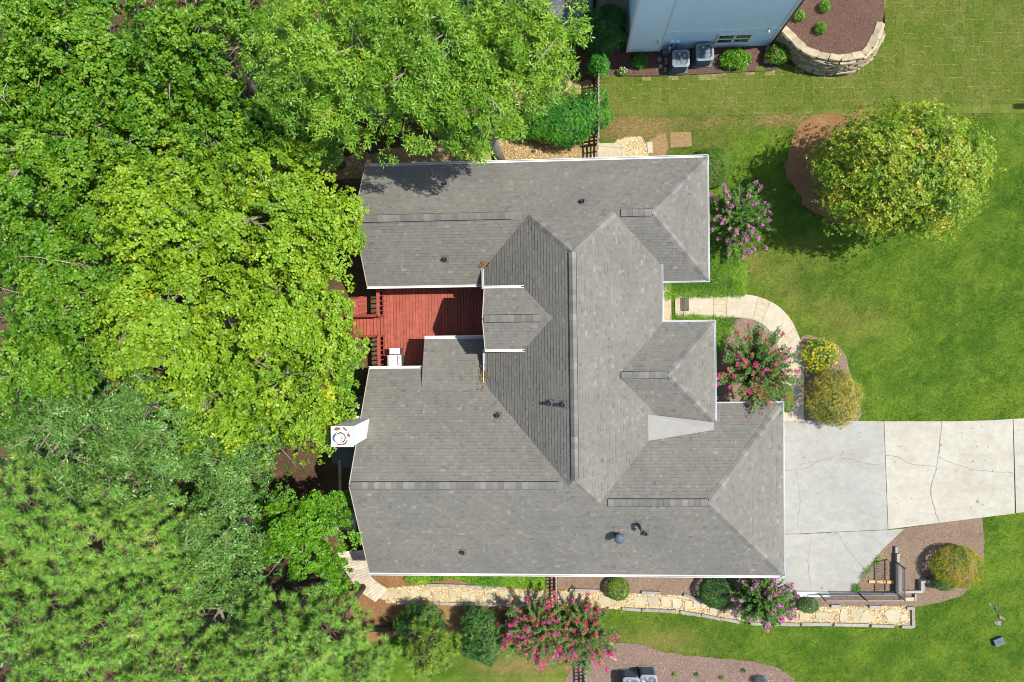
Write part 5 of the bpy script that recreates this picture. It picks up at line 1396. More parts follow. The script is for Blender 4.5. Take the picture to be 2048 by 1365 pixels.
# ------------------------------------------------------------------ neighbour's house
nh = thing('neighbour_house', 'pale sided neighbour house cut by the top edge of the photo', 'house', (6,13.5,0))
def lap_wall(name, x0, x1, y, z0, z1, parent, mat, step=.18, d=.02, face=-1):
    m = MB(); z = z0
    while z < z1-.01:
        zt = min(z+step, z1); b = len(m.v)
        m.v += [(x0,y+face*d,z),(x1,y+face*d,z),(x1,y+face*.004,zt),(x0,y+face*.004,zt),(x0,y,z),(x1,y,z)]
        m.f += [(b,b+1,b+2,b+3),(b+4,b+5,b+1,b)]; z = zt
    o = m.build(name, mat, parent); o['kind'] = 'stuff'; return o
YW = P(1430,95)[1]; XA = P(1318,96)[0]; XB = P(1537,90)[0]; XL = P(1251,94)[0]
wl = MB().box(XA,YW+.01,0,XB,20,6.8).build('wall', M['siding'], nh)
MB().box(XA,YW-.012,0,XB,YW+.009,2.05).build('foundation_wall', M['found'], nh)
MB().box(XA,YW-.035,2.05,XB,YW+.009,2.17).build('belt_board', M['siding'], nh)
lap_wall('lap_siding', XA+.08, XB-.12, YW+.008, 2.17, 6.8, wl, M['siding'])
MB().box(XB-.12,YW-.03,0,XB+.02,YW+.008,6.8).build('corner_board', M['trim'], nh)
MB().tube([(XB+.10,YW+.05,0),(XB+.10,YW+.05,6.9)],.06,8).build('downspout', M['iron'], nh)
MB().box(XB+.01,YW+.1,0,XB+.05,20,6.8).build('side_wall', M['trim'], nh)
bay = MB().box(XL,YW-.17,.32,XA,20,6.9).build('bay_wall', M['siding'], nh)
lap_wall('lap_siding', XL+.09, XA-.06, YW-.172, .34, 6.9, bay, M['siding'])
MB().box(XL-.01,YW-.2,.3,XL+.09,YW-.172,6.9).build('corner_board', M['trim'], nh)
MB().box(XA-.06,YW-.2,.3,XA+.01,YW-.172,6.9).build('corner_board', M['trim'], nh)
MB().box(XL+.05,YW-.1,-.05,XA-.05,YW+.1,.3).build('brick_footing', M['lumber'], nh)
YR = P(1210,24)[1]
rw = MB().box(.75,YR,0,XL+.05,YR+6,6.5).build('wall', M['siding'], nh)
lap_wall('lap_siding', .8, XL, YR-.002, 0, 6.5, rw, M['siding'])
MB().tube([(P(1187,36)[0],YR-.12,0),(P(1187,36)[0],YR-.12,6.5)],.07,8).build('downspout', M['iron'], nh)
# porch roof on the left, shingled
zp = 2.5; ye = P(1140,37,zp)[1]; xa = P(1098,30,zp)[0]-.6; xb = P(1166,36,zp)[0]
def PR(x, y): return zp+.3*(y-ye)
shingle_slope(PR, (0,-1), .3, [(xa,ye),(xb,ye),(xb,ye+3.4),(xa,ye+3.4)], nh, M['shingle_blue'], rr)
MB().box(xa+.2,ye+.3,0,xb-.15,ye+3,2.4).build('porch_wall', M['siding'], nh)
# eaves above the frame
MB().box(XL-.3,YW-.3,6.9,XB+.35,20.3,7.05).build('eave', M['trim'], nh)
rf = MB(); rf.v = [(XL-.35,YW-.35,7.05),(XB+.4,YW-.35,7.05),(XB+.4,20.3,7.05),(XL-.35,20.3,7.05),(XL+2,16,9.6),(XB-2,16,9.6)]
rf.f = [(0,1,5,4),(1,2,5),(2,3,4,5),(3,0,4)]; rf.build('roof', M['shingle_blue'], nh)
# window with two sashes
def wy(px, py):
    r_ = RC @ np.array([(px-CX)/F, -(py-CY)/F, -1.0]); t_ = (YW-.012)/r_[1]; return np.array([r_[0]*t_, YW-.012, HC+r_[2]*t_])
a = wy(1429,84); b = wy(1495,83); tz = wy(1505,65)[2]; bz = a[2]
wn = MB().box(a[0]-.02,YW-.07,bz-.05,b[0]+.02,YW-.013,tz+.05).build('window', M['trim'], nh)
hw = (b[0]-a[0])/2
MB().box(a[0]-.06,YW-.12,bz-.12,b[0]+.06,YW-.013,bz-.05).build('sill', M['trim'], wn)
for k in range(2):
    xs = a[0]+hw*k+.05; xe = a[0]+hw*(k+1)-.05; zm_ = (bz+tz)/2
    for z0_, z1_, yo in ((bz, zm_-.02, -.075), (zm_+.02, tz, -.085)):
        MB().box(xs,YW+yo,z0_+.03,xe,YW-.06,z1_-.02).build('pane', M['glass'], wn)
    for z_ in (bz, zm_, tz): MB().bar((xs-.03,YW-.09,z_),(xe+.03,YW-.09,z_),.04,.05).build('sash', M['trim'], wn)
    for x_ in (xs-.02, xe+.02): MB().bar((x_,YW-.09,bz),(x_,YW-.09,tz),.05,.04,(0,1,0)).build('sash', M['trim'], wn)
lp = wy(1319,74); lt = MB().lathe((lp[0],YW-.24,lp[2]-.12),[(.05,0),(.09,.06),(.07,.16),(.02,.2)],12).build('wall_lamp', M['white'], nh, True)
MB().box(lp[0]-.06,YW-.22,lp[2]-.05,lp[0]+.06,YW-.18,lp[2]+.1).build('bracket', M['trim'], lt)
lp = wy(1544,56); lt = MB().tube([(lp[0]-.12,YW-.05,lp[2]),(lp[0]-.12,YW-.2,lp[2]-.04)],.05,8).build('flood_lamp', M['board'], nh, True)
for px_ in (1345, 1355):
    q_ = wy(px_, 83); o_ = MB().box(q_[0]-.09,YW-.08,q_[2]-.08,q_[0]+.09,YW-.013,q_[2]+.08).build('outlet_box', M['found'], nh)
    MB().tube([(q_[0]+.0,YW-.09,q_[2]-.05),(q_[0]-.06,YW-.22,q_[2]-.4),(q_[0]+.02,YW-.32,.15)],.022,6).build('hose', M['black'], o_)
ub = wy(1329,106); 
mt_ = thing('meter_box', 'small grey meter box on the neighbour wall beside the condensers', 'utility box', (ub[0]-.05,YW-.35,0))
MB().box(ub[0]-.2,YW-.42,.35,ub[0]+.12,YW-.22,.75).build('case', M['util'], mt_)
MB().tube([(ub[0]+.05,YW-.3,0),(ub[0]+.05,YW-.3,1.1)],.03,8).build('conduit', M['trim'], mt_)
MB().lathe((ub[0]-.04,YW-.32,.75),[(.07,0),(.06,.05),(.01,.06)],12).build('dial', M['glass'], mt_)

# ------------------------------------------------------------------ condensers
def condenser(px, py, z, w, label, rot=0.0, size=.9):
    c = P(px, py, z); t = thing('air_conditioner', label, 'air conditioner', (c[0], c[1], 0), 'condenser units beside the houses'); o = ORG[t.name]
    h = w/2; rc = .13
    def rrect(s, r_, n=5):
        out = []
        for cx_, cy_, a0 in ((s-r_,s-r_,0),(-s+r_,s-r_,1),(-s+r_,-s+r_,2),(s-r_,-s+r_,3)):
            for k in range(n+1):
                an = (a0+k/n)*math.pi/2; out.append((cx_+r_*math.cos(an), cy_+r_*math.sin(an)))
        return out
    rm = lambda pts: [(c[0]+x*math.cos(rot)-y*math.sin(rot), c[1]+x*math.sin(rot)+y*math.cos(rot)) for x, y in pts]
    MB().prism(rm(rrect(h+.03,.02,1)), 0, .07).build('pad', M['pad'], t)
    m = MB(); m.prism(rm(rrect(h-.025,.11)), .07, z-.07); m.build('coil_body', M['ac_body'], t)
    lv = MB(); zz = .12
    while zz < z-.12:
        lv.prism(rm(rrect(h,.12)), zz, zz+.02); zz += .05
    lv.build('louvres', M['ac_body'], t)['kind'] = 'stuff'
    # top pan with a round opening
    n = 48; outr = rm(rrect(h+.005,.14,11)); k = len(outr); R_ = h*.88
    m = MB()
    for x, y in outr: m.v.append((x, y, z-.07))
    for x, y in outr: m.v.append((x, y, z))
    for i in range(k):
        an = math.atan2(outr[i][1]-c[1], outr[i][0]-c[0]); m.v.append((c[0]+R_*1.08*math.cos(an), c[1]+R_*1.08*math.sin(an), z+.03))
    for i in range(k):
        an = math.atan2(outr[i][1]-c[1], outr[i][0]-c[0]); m.v.append((c[0]+R_*math.cos(an), c[1]+R_*math.sin(an), z+.015))
    for i in range(k):
        an = math.atan2(outr[i][1]-c[1], outr[i][0]-c[0]); m.v.append((c[0]+R_*math.cos(an), c[1]+R_*math.sin(an), z-.12))
    for lvl in range(4):
        for i in range(k): m.f.append((lvl*k+i, lvl*k+(i+1)%k, (lvl+1)*k+(i+1)%k, (lvl+1)*k+i))
    top = m.build('top_pan', M['ac_top'], t)
    MB().lathe((c[0],c[1],z-.16),[(R_*.98,0),(R_*.98,.01)],24).build('inner_floor', M['ac_body'], t)
    gd_ = MB()
    for q_ in np.linspace(.22, .97, 9): 
        pts = [(c[0]+R_*q_*math.cos(a_), c[1]+R_*q_*math.sin(a_), z+.02) for a_ in np.linspace(0, 2*math.pi, 33)]
        gd_.tube(pts, .0022, 3, False)
    for a_ in np.linspace(0, 2*math.pi, 12, endpoint=False): gd_.bar((c[0]+.06*math.cos(a_), c[1]+.06*math.sin(a_), z+.018), (c[0]+R_*math.cos(a_), c[1]+R_*math.sin(a_), z+.018), .006, .006)
    gd_.build('fan_guard', M['ac_top'], t)['kind'] = 'stuff'
    MB().lathe((c[0],c[1],z+.005),[(.07,0),(.07,.03),(.05,.04)],16).build('motor_cap', M['ac_top'], t)
    for b_ in range(5):
        a0 = b_*2*math.pi/5+.3; m = MB()
        for rr2, w_, tilt in ((.08,.10,.035),(R_*.9,.34,.05)):
            for s_ in (-1, 1):
                an = a0+s_*w_/ (2*max(rr2,.12)); m.v.append((c[0]+rr2*math.cos(an), c[1]+rr2*math.sin(an), z-.07+s_*tilt))
        m.f = [(0,1,3,2)]; m.build('fan_blade', M['ac_fan'], t)
    return t
condenser(1362,117,.92,.74,'grey condenser by the neighbour wall, nearer the meter box')
condenser(1410,104,.92,.76,'grey condenser by the neighbour wall, nearer the window', .04)
condenser(1263,1372,.92,.74,'condenser at the bottom edge standing next to the pink myrtle')
condenser(1298,1367,.92,.74,'condenser at the bottom edge with the open mulch beside it')

# ------------------------------------------------------------------ stone retaining wall with mulch bed
rwall = thing('stone_wall', 'curved dry stone retaining wall around the neighbour mulch bed', 'retaining wall', P(1667,145))
TOP = [(1545,46),(1554,54),(1565,61),(1583,76),(1594,88),(1606,98),(1617,105),(1632,111),(1650,116),(1665,117.5),(1680,119),(1699,118),(1714,115),(1730,109),(1745,93),(1752,80),(1758,65),(1762,54)]
BOT = [(1545,84),(1556,95),(1566,104),(1579,114),(1590,126),(1604,135),(1619,141),(1634,145.5),(1650,148),(1661,149.3),(1672,149.5),(1684,148.5),(1700,144),(1716,136),(1733,124),(1745,112),(1753,98),(1759,85)]
ZW = 1.5
tl = np.array(smooth_line([P(x, y, ZW)[:2] for x, y in TOP], 6)); bl = np.array(smooth_line([P(x, y, 0)[:2] for x, y in BOT], 6))
def arc(line): return np.concatenate([[0], np.cumsum(np.linalg.norm(np.diff(line, axis=0), axis=1))])
SV = []
for k in range(5):
    r2 = random.Random(40+k); m = MB()
    nx_, nz_ = 3, 2
    m.v = []
    for x, y, z in ((-.5,-.5,-.5),(0,-.5,-.5),(.5,-.5,-.5),(.5,.5,-.5),(-.5,.5,-.5),(-.5,-.5,.5),(0,-.5,.5),(.5,-.5,.5),(.5,.5,.5),(-.5,.5,.5),(-.35,-.62,0),(.3,-.64,0)):
        m.v.append((x+r2.uniform(-.06,.06), y+r2.uniform(-.10,.08), z+r2.uniform(-.09,.09)))
    m.f = [(5,6,7,8,9),(4,3,2,1,0),(2,3,8,7),(3,4,9,8),(4,0,5,9),(0,1,10),(0,10,5),(5,10,6),(10,1,11),(10,11,6),(1,2,11),(11,2,7),(11,7,6)]
    SV.append((m.mesh('stone', M['stone']), m.mesh('cap_stone', M['capstone'])))
ro = ORG[rwall.name]; rs = random.Random(9)
z = 0.0
heights = [.20,.17,.22,.16,.21,.17,.15]
for ci, hh in enumerate(heights):
    f = (z+hh/2)/ZW; ln_ = bl*(1-f)+tl*f; s = arc(ln_); tot = s[-1]; u = -rs.uniform(0, .3)
    while u < tot:
        w_ = rs.choice((.26,.34,.42,.5,.62,.72)); uc = min(max(u+w_/2, 0), tot)
        p = np.array([np.interp(uc, s, ln_[:, k]) for k in range(2)]); q = np.array([np.interp(min(uc+.05, tot), s, ln_[:, k])-np.interp(max(uc-.05, 0), s, ln_[:, k]) for k in range(2)])
        an = math.atan2(q[1], q[0]); nr_ = np.array([-math.sin(an), math.cos(an)])
        o = bpy.data.objects.new('stone', SV[rs.randrange(5)][0]); COL.objects.link(o); o.parent = rwall
        pp = p+nr_*(.10+rs.uniform(-.035,.02))
        o.location = (pp[0]-ro[0], pp[1]-ro[1], z+hh/2-ro[2]); o.scale = (w_-.015, .30, hh-.012); o.rotation_euler = (rs.uniform(-.08,.03), rs.uniform(-.03,.03), an)
        u += w_
    z += hh
s = arc(tl); tot = s[-1]; u = 0
while u < tot-.1:
    w_ = rs.choice((.36,.42,.5,.58,.7)); uc = u+w_/2
    p = np.array([np.interp(uc, s, tl[:, k]) for k in range(2)]); q = np.array([np.interp(min(uc+.08, tot), s, tl[:, k])-np.interp(max(uc-.08, 0), s, tl[:, k]) for k in range(2)])
    an = math.atan2(q[1], q[0]); nr_ = np.array([-math.sin(an), math.cos(an)])
    o = bpy.data.objects.new('cap_stone', SV[rs.randrange(5)][1]); COL.objects.link(o); o.parent = rwall
    pp = p+nr_*.10; o.location = (pp[0]-ro[0], pp[1]-ro[1], z+.085-ro[2]); o.scale = (w_-.03, .29+rs.uniform(-.05,.05), .19); o.rotation_euler = (rs.uniform(-.05,.05), rs.uniform(-.04,.04), an+rs.uniform(-.06,.06))
    u += w_
core = [tuple(p) for p in (tl*.5+bl*.5)]
off = []
for i in range(len(tl)):
    d = tl[min(i+1, len(tl)-1)]-tl[max(i-1, 0)]; d = d/np.linalg.norm(d); off.append(tuple(tl[i]+np.array([-d[1], d[0]])*.16))
tail = [tuple(P(x, y, 1.42)[:2]) for x, y in ((1766,40),(1769,20),(1768,-10),(1766,-80),(1560,-80),(1605,0))]
bedp = off+tail
MB().prism(bedp, -.05, 1.42).build('raised_mulch_bed', M['mulch'])['kind'] = 'structure'
scatter('mulch', bedp, 9000, M['chips'], MUL, (.015,.035), 1.42, .4, 3, 31)

# ------------------------------------------------------------------ fences, rails, timbers
def fence(label, a, b, h, step, pw, rails, mat, name='wooden_fence', post_every=1.8, postw=.09, pickets=True):
    a = np.array(a[:2]); b = np.array(b[:2]); ln_ = np.linalg.norm(b-a); d = (b-a)/ln_; an = math.atan2(d[1], d[0])
    t = thing(name, label, 'fence', (a[0], a[1], 0)); z0 = 0
    n = max(1, int(round(ln_/post_every)))
    for i in range(n+1):
        p = a+d*ln_*i/n; boxpiece('post', mat, t, (p[0], p[1], h/2), (postw, postw, h+.05), (0,0,an))
    for z in rails:
        p = (a+b)/2; boxpiece('rail', mat, t, (p[0], p[1], z), (ln_, .045, .09), (0,0,an))
    k = int(ln_/step)
    nrm_ = np.array([-d[1], d[0]])*.035
    for i in range(1, k):
        p = a+d*(i*step)+nrm_; boxpiece('picket', mat, t, (p[0], p[1], h/2+.03), (pw, .02, h-.08), (0,0,an))
    return t
fence('grey timber fence between the hedge and the neighbour sod', P(1195,152), P(1195,288), 1.35, .16, .10, (.3,.7,1.28), M['fence'])
fence('open timber gate beside the pale landing slab', P(1194,290), P(1194,326), 1.25, .3, .07, (.25,.55,.85,1.18), M['fence'], 'timber_gate', .9)
fence('timber picket gate crossing the side path below the eave', P(1113,1138), P(1114,1206), 1.1, .16, .06, (.25,.6,1.02), M['fence'], 'picket_gate', 1.5)
fence('timber picket fence under the hot pink myrtle at the bottom edge', P(1171,1322), P(1172,1385), 1.1, .16, .06, (.25,.6,1.02), M['fence'], 'picket_fence', 1.5)
fence('low black metal picket fence beside the brown straw', P(742,1253), P(806,1250), .7, .11, .025, (.1,.62), M['black'], 'metal_fence', 1.4, .05)

# metal railing on a low wall beside the driveway
lwz = .42
lw_ = thing('retaining_wall', 'low grey timber and concrete wall stepping round the driveway corner', 'wall', P(1792,1150))
def wallbar(px, z0, z1, nm, mt):
    MB().prism([tuple(p[:2]) for p in PL(px)], z0, z1).build(nm, M[mt], lw_)
wallbar([(1656,1181.5),(1795,1183),(1795,1189),(1656,1188)], -.05, lwz*.6, 'timber', 'timber')
wallbar([(1590,1180),(1655,1182),(1655,1190),(1590,1190)], -.05, .3, 'concrete_curb', 'trim')
wallbar([(1789,1122),(1796,1122),(1796,1182),(1789,1182)], -.05, lwz, 'timber', 'timber')
wallbar([(1789,1105),(1795,1105),(1795,1121.5),(1789,1121.5)], -.05, .28, 'timber', 'timber')
wallbar([(1788,1092),(1792.5,1092),(1792.5,1104.5),(1788,1104.5)], -.05, .16, 'timber', 'timber')
wallbar([(1797,1180),(1843,1179),(1843,1184),(1797,1185)], -.05, .18, 'timber', 'timber')
wallbar([(1836,1158),(1843,1158),(1843,1178.5),(1836,1178.5)], -.05, .30, 'timber', 'timber')
wallbar([(1843.5,1157.5),(1885,1160),(1884,1164),(1843.5,1162)], -.05, .28, 'timber', 'timber')
wallbar([(1800,1194),(1826,1193),(1826,1200),(1800,1201)], -.05, .14, 'timber', 'board')
wallbar([(1826.5,1186),(1830,1186),(1830,1201),(1826.5,1201)], -.05, .16, 'timber', 'timber')
rl = thing('metal_railing', 'dark metal railing turning a corner above the gravel path', 'railing', P(1792,1187))
def rail_seg(a, b, z0a, n, posts, top_mat):
    a = np.array(a[:2]); b = np.array(b[:2]); d = (b-a)/np.linalg.norm(b-a)
    for z in (.98, .14): MB().bar((*a, z0a+z), (*b, z0a+z), .045, .035).build('rail', M[top_mat], rl)
    for u in posts:
        p = a+(b-a)*u; boxpiece('post', M['black'], rl, (*p, z0a+.5), (.05,.05,1.04))
    for i in range(1, n):
        p = a+(b-a)*i/n; boxpiece('baluster', M['iron'], rl, (*p, z0a+.56), (.018,.018,.82))
rail_seg(P(1637,1187,.25), P(1791,1186,.25), .25, 30, (0,.52,1), 'rail_grey')
rail_seg(P(1791,1186,lwz), P(1791,1124,lwz), lwz, 16, (1,), 'iron')
for k, (xa_, xb_) in enumerate(((1737,1766),(1766.6,1788))):
    pass
pl = thing('lumber_pieces', 'fresh tan lumber plank lying on the mulch inside the railing', 'plank', P(1762,1163))
MB().prism([tuple(p[:2]) for p in PL([(1737,1160),(1765,1160),(1765,1166),(1737,1165.5)])], .02, .09).build('plank', M['lumber'], pl)
MB().prism([tuple(p[:2]) for p in PL([(1765.8,1160.3),(1787,1160.6),(1787,1166.5),(1765.8,1166.2)])], .02, .09).build('plank', M['lumber'], pl)

ep = thing('path_edging', 'weathered timbers edging the gravel side path', 'edging', P(1400,1228))
TIM = [((1602,1247.5),(1661,1247.5)),((1667,1248),(1735,1249)),((1741,1250),(1786,1251)),((1802,1252),(1823,1252.5)),((1824,1213),(1825,1254)),
 ((1661,1211.5),(1680,1211.5)),((1737,1212.5),(1762,1213)),((1812,1215),(1823,1215)),((1244,1216),(1281,1219)),((1284,1219),(1352,1221)),((1360,1222),(1401,1230)),
 ((1403,1229),(1440,1237)),((1441,1236),(1478,1243)),((1283,1184),(1320,1185)),((1367,1188),(1400,1201)),((1140,1179),(1198,1181)),((853,1169),(933,1171)),((934,1172),(1010,1175)),((795,1205),(880,1206)),((881,1206),(985,1208)),((986,1208),(1092,1209)),((1500,1246),(1598,1248))]
for a, b in TIM:
    a = P(*a); b = P(*b); d = b-a; ln_ = np.linalg.norm(d)
    boxpiece('timber', M['timber'], ep, ((a+b)/2)+[0,0,.06], (ln_, .13, .16), (0,0,math.atan2(d[1], d[0])))

# flagstones set in the gravel
fp = thing('stepping_stones', 'pale sandstone flags set along the gravel side path', 'stepping stones', P(1300,1205))
FL = [[(1631,1224),(1655,1225),(1661,1231),(1655,1237),(1640,1238),(1631,1236)],[(1679,1228),(1683,1216),(1690,1217),(1694,1230),(1694,1241),(1679,1242)],
 [(1700,1220),(1706,1217),(1713,1222),(1718,1217),(1724,1221),(1718,1241),(1707,1241)],[(1725,1227),(1732,1219),(1744,1232),(1745,1240),(1735,1245),(1718,1243)],
 [(1767,1226),(1775,1219),(1795,1221),(1800,1230),(1797,1243),(1786,1248),(1775,1240)],[(1801,1230),(1812,1226),(1816,1240),(1801,1242)],
 [(1599,1225),(1614,1226),(1614,1236),(1599,1237)],[(1197,1193),(1220,1191),(1220,1210),(1199,1209)],[(1143,1185),(1160,1184),(1166,1188),(1156,1196),(1144,1194)],
 [(1267,1194),(1293,1192),(1292,1210),(1269,1208)],[(1294,1193),(1316,1191),(1318,1211),(1298,1213)],[(1322,1194),(1338,1193),(1340,1214),(1323,1214)],[(1344,1196),(1362,1197),(1360,1215),(1346,1216)],
 [(1370,1202),(1384,1202),(1381,1217),(1369,1217)],[(1388,1202),(1402,1205),(1398,1217),(1386,1216)],[(1222,1196),(1230,1196),(1230,1210),(1222,1210)],
 [(755,1193),(764,1177),(775,1179),(777,1195),(768,1200)],[(781,1181),(795,1179),(795,1194),(782,1196)],[(802,1180),(814,1178),(816,1194),(803,1195)],[(822,1178),(834,1180),(838,1192),(824,1193)],
 [(842,1186),(858,1178),(862,1192),(846,1194)],[(866,1187),(884,1186),(882,1198),(868,1197)],[(898,1183),(916,1184),(914,1196),(900,1197)],[(925,1184),(938,1185),(938,1203),(926,1202)],[(940,1186),(949,1186),(951,1203),(941,1203)],
 [(972,1187),(992,1187),(990,1203),(974,1202)],[(1005,1184),(1024,1184),(1024,1203),(1004,1203)],[(1040,1187),(1060,1188),(1058,1204),(1042,1204)],[(1070,1186),(1086,1187),(1088,1203),(1072,1202)],[(1120,1188),(1136,1190),(1132,1204),(1120,1202)],[(1420,1214),(1436,1217),(1432,1230),(1418,1226)],[(1460,1222),(1480,1226),(1476,1238),(1458,1234)]]
for px in FL:
    MB().prism([tuple(p[:2]) for p in PL(px)], .0, .052+random.uniform(0, .012)).build('flagstone', M['flag'], fp)

# boardwalk of fanned planks round the lower corner of the house
bw = thing('boardwalk', 'pale weathered boardwalk steps fanning round the lower house corner', 'boardwalk', P(730,1150))
inn = smooth_line([P(x, y)[:2] for x, y in ((736,1096),(738,1120),(742,1146),(752,1160),(776,1178))], 4)
out_ = smooth_line([P(x, y)[:2] for x, y in ((680,1099),(684,1120),(700,1150),(720,1180),(752,1204))], 4)
arcI, arcO = arc(np.array(inn)), arc(np.array(out_)); inn, out_ = np.array(inn), np.array(out_)
nb_ = 19
for i in range(nb_):
    q4 = []
    for arr, s_, u in ((inn, arcI, i/nb_+.0025), (inn, arcI, (i+1)/nb_-.0025), (out_, arcO, (i+1)/nb_-.0025), (out_, arcO, i/nb_+.0025)):
        q4.append(tuple(np.interp(u*s_[-1], s_, arr[:, k]) for k in range(2)))
    z_ = .34-.30*i/nb_
    MB().prism(q4, z_-.05, z_+random.uniform(-.006,.006)).build('plank', M['board'], bw)
# a few more boards and the trellis behind the chimney
s2 = thing('garden_step', 'pair of pale boards leading down behind the shaded bush', 'step', P(662,775))
for k, (x_, y_) in enumerate(((662,758),(664,770),(667,783),(670,795))):
    c = P(x_, y_); boxpiece('plank', M['board'], s2, (c[0], c[1], .08-.015*k), (.5,.16,.05), (0,0,.1))
tr_ = thing('timber_edging', 'long pale timber lying along the rear wall below the chimney', 'edging', P(681,965))
boxpiece('timber', M['board'], tr_, (*P(681,952)[:2], .06), (.12, 1.5, .14))
MB().box(*P(668,1060)[:2], 0, *(P(712,1015)[:2]), .06).build('rear_slab', M['conc_grey'])['kind'] = 'structure'

# door mat with a pierced scroll pattern
dm = thing('door_mat', 'black pierced rubber doormat on the front walk', 'doormat', P(1369,608,.06))
a = P(1361,596,.06); b = P(1377.5,622,.06)
w_, h_ = abs(b[0]-a[0]), abs(a[1]-b[1]); mc = ((a[0]+b[0])/2, (a[1]+b[1])/2)
fr = MB()
for x0_, y0_, x1_, y1_ in ((-w_/2,-h_/2,w_/2,-h_/2+.022),(-w_/2,h_/2-.022,w_/2,h_/2),(-w_/2,-h_/2+.022,-w_/2+.022,h_/2-.022),(w_/2-.022,-h_/2+.022,w_/2,h_/2-.022)):
    fr.box(mc[0]+x0_,mc[1]+y0_,.047,mc[0]+x1_,mc[1]+y1_,.06)
fr.build('border', M['mat'], dm)
sc_ = MB()
for i in range(4):
    for j in range(6):
        cx_ = mc[0]-w_/2+(i+.5)*w_/4; cy_ = mc[1]-h_/2+(j+.5)*h_/6; r_ = w_/8*.92
        sc_.tube([(cx_+r_*math.cos(t), cy_+r_*math.sin(t), .053) for t in np.linspace(0, 2*math.pi, 11)], .008, 4, False)
        sc_.bar((cx_-r_,cy_-r_,.053),(cx_+r_,cy_+r_,.053),.014,.012); 
        if (i+j) % 2: sc_.bar((cx_-r_,cy_+r_,.053),(cx_+r_,cy_-r_,.053),.014,.012)
sc_.build('scrollwork', M['mat'], dm)['kind'] = 'stuff'

# ------------------------------------------------------------------ small things
def slab(name, px, z0, z1, mat, label, cat):
    c = np.mean(np.array([P(*q) for q in px]), 0)
    return MB().prism([tuple(p[:2]) for p in PL(px)], z0, z1).top(name, mat, label, cat, (c[0], c[1], 0))
ls = slab('landing_slab', [(1196,288),(1249,286),(1250,330),(1196,330)], -.03, .06, M['walkband'], 'pale stained concrete landing beside the timber gate', 'slab')
ORG['landing_slab'] = np.array(ls.location)
crack([(1196,292),(1215,294),(1240,297),(1249,295)], .03, .0625, ls); crack([(1218,300),(1216,312),(1222,326)], .012, .0625, ls); crack([(1233,300),(1236,314),(1234,328)], .012, .0625, ls); crack([(1242,288),(1243,310),(1243,328)], .014, .0625, ls)
slab('paver', [(1294,285),(1304.5,285),(1305,307),(1295,307)], -.02, .07, M['walk'], 'cream rectangular paver standing alone by the gravel patch', 'paver')
for k, (px_, py_, w2, h2, lb) in enumerate(((1319,119,7,9,'square grey paver in the mulch nearest the meter box'),(1332,123,6,14,'long grey paver in the mulch beside the condenser'),(1330,140,5,9,'short grey paver next to the lawn edge by the condenser'),(1321,134,7,7,'tilted grey paver between its neighbours by the condenser'))):
    slab('paver', [(px_-w2/2,py_-h2/2),(px_+w2/2,py_-h2/2),(px_+w2/2,py_+h2/2),(px_-w2/2,py_+h2/2)], 0, .06, M['timber'], lb, 'paver')
slab('timber_block', [(1526,127),(1531,98),(1538,98),(1536,128)], .0, .35, M['timber'], 'weathered timber box end beside the orange flowered bush', 'timber')
eg = thing('bed_edging', 'thin black edging strip along the neighbour mulch bed', 'edging', P(1450,146))
es = smooth_line([P(x, y)[:2] for x, y in ((1258,153),(1330,152.5),(1420,148),(1492,144),(1537,142),(1556,138))], 5)
m = MB(); 
for p, q in zip(es[:-1], es[1:]): m.bar((p[0],p[1],.03),(q[0],q[1],.03),.025,.10)
m.build('strip', M['black'], eg)
def rock(px, py, w, h, z, rot, mat, label, seed):
    r2 = np.random.default_rng(seed); c = P(px, py)
    m = MB(); n = 9
    for lvl, (s_, zz) in enumerate(((.9,-.02),(1,.35*z),(.85,.7*z),(.45,.85*z))):
        for k in range(n):
            t = 2*math.pi*k/n; q = s_*(1+.18*r2.normal())
            x_, y_ = math.cos(t)*w/2*q, math.sin(t)*h/2*q
            m.v.append((c[0]+x_*math.cos(rot)-y_*math.sin(rot), c[1]+x_*math.sin(rot)+y_*math.cos(rot), zz+.02*r2.normal()*lvl))
    for lvl in range(3):
        for k in range(n): m.f.append((lvl*n+k, lvl*n+(k+1)%n, (lvl+1)*n+(k+1)%n, (lvl+1)*n+k))
    m.f.append(tuple(range(3*n, 4*n)))
    return m.top('rock', mat, label, 'rock', (c[0], c[1], 0))
rock(1996,1246,.36,.20,.07,-.25,M['rock'],'tan oblong rock on the lower lawn, lying lowest of the group',1)
rock(2002,1235,.34,.15,.07,-.7,M['rock'],'grey tilted rock touching the tan oblong rock',2)
rock(1994,1216,.15,.28,.06,-.2,M['rock'],'small upright grey rock above the two touching rocks',3)
rock(1980,1208.5,.14,.09,.07,-.3,M['white'],'tiny white stone near the grey rocks on the lawn',4)
rock(1225,1313,.55,.22,.18,-.55,M['flag'],'pale edging rock where the myrtle meets the bottom mulch',5)
rock(1218,1288,.4,.25,.15,.2,M['flag'],'pale rock half hidden at the foot of the myrtle',6)
rock(1445,1328,.11,.09,.05,0,M['white'],'white stone alone in the bottom mulch bed',7)
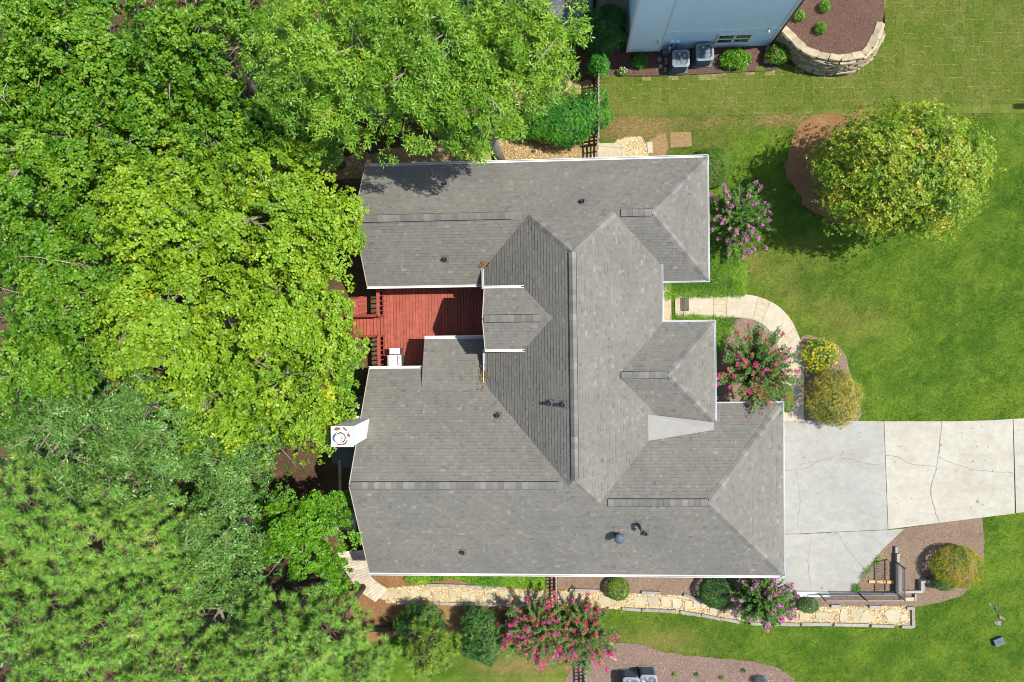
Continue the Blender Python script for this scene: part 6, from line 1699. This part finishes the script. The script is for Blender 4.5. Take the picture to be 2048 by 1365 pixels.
rock(1540,1363,.3,.2,.14,.2,M['capstone'],'cream rock next to the pale blue spiky plant',8)
rock(1312,140,.12,.1,.05,0,M['flag'],'cream pebble by the neighbour pavers',9)
rock(1271,145,.14,.1,.08,0,M['conc_grey'],'pale round stone near the tiny white flowers',10)
rock(1066,303,.0001+.25,.16,.08,0,M['util'],'flat dark grey block on the gravel above the roof',11)
c = P(1999,1284.5,.17)
ub = thing('utility_box', 'blue grey utility box alone on the lower lawn', 'utility box', (c[0], c[1], 0)); an = .42
def rot2(x, y): return (c[0]+x*math.cos(an)-y*math.sin(an), c[1]+x*math.sin(an)+y*math.cos(an))
MB().prism([rot2(x, y) for x, y in ((-.20,-.15),(.20,-.15),(.20,.15),(-.20,.15))], 0, .15).build('body', M['util'], ub)
MB().prism([rot2(x, y) for x, y in ((-.21,-.16),(.21,-.16),(.21,.16),(-.21,.16))], .15, .18).build('lid', M['util'], ub)
vt = MB().prism([rot2(x, y) for x, y in ((-.09,-.06),(.09,-.06),(.09,.06),(-.09,.06))], .18, .184).build('vent', M['iron'], ub)
for k in range(4): MB().prism([rot2(x, -.05+.028*k+dy) for x, dy in ((-.08,0),(.08,0),(.08,.012),(-.08,.012))], .184, .188).build('slat', M['util'], vt)
c = P(2066,209)
mb_ = thing('mailbox', 'black mailbox whose shadow falls on the sod at the right edge', 'mailbox', c)
MB().box(c[0]-.05,c[1]-.05,0,c[0]+.05,c[1]+.05,.95).build('post', M['black'], mb_)
m = MB(); prof = [(-.11,0),(.11,0),(.11,.14),(.08,.21),(0,.24),(-.08,.21),(-.11,.14)]
for xx in (-.22,.26):
    for yy, zz in prof: m.v.append((c[0]+xx, c[1]+yy, .95+zz))
n = 7; m.f = [(i,(i+1)%n,n+(i+1)%n,n+i) for i in range(n)]+[tuple(reversed(range(n))),tuple(range(n,2*n))]
m.build('box', M['black'], mb_)
MB().box(c[0]+.0,c[1]-.14,1.0,c[0]+.03,c[1]-.12,1.25).build('flag', M['rust'], mb_)
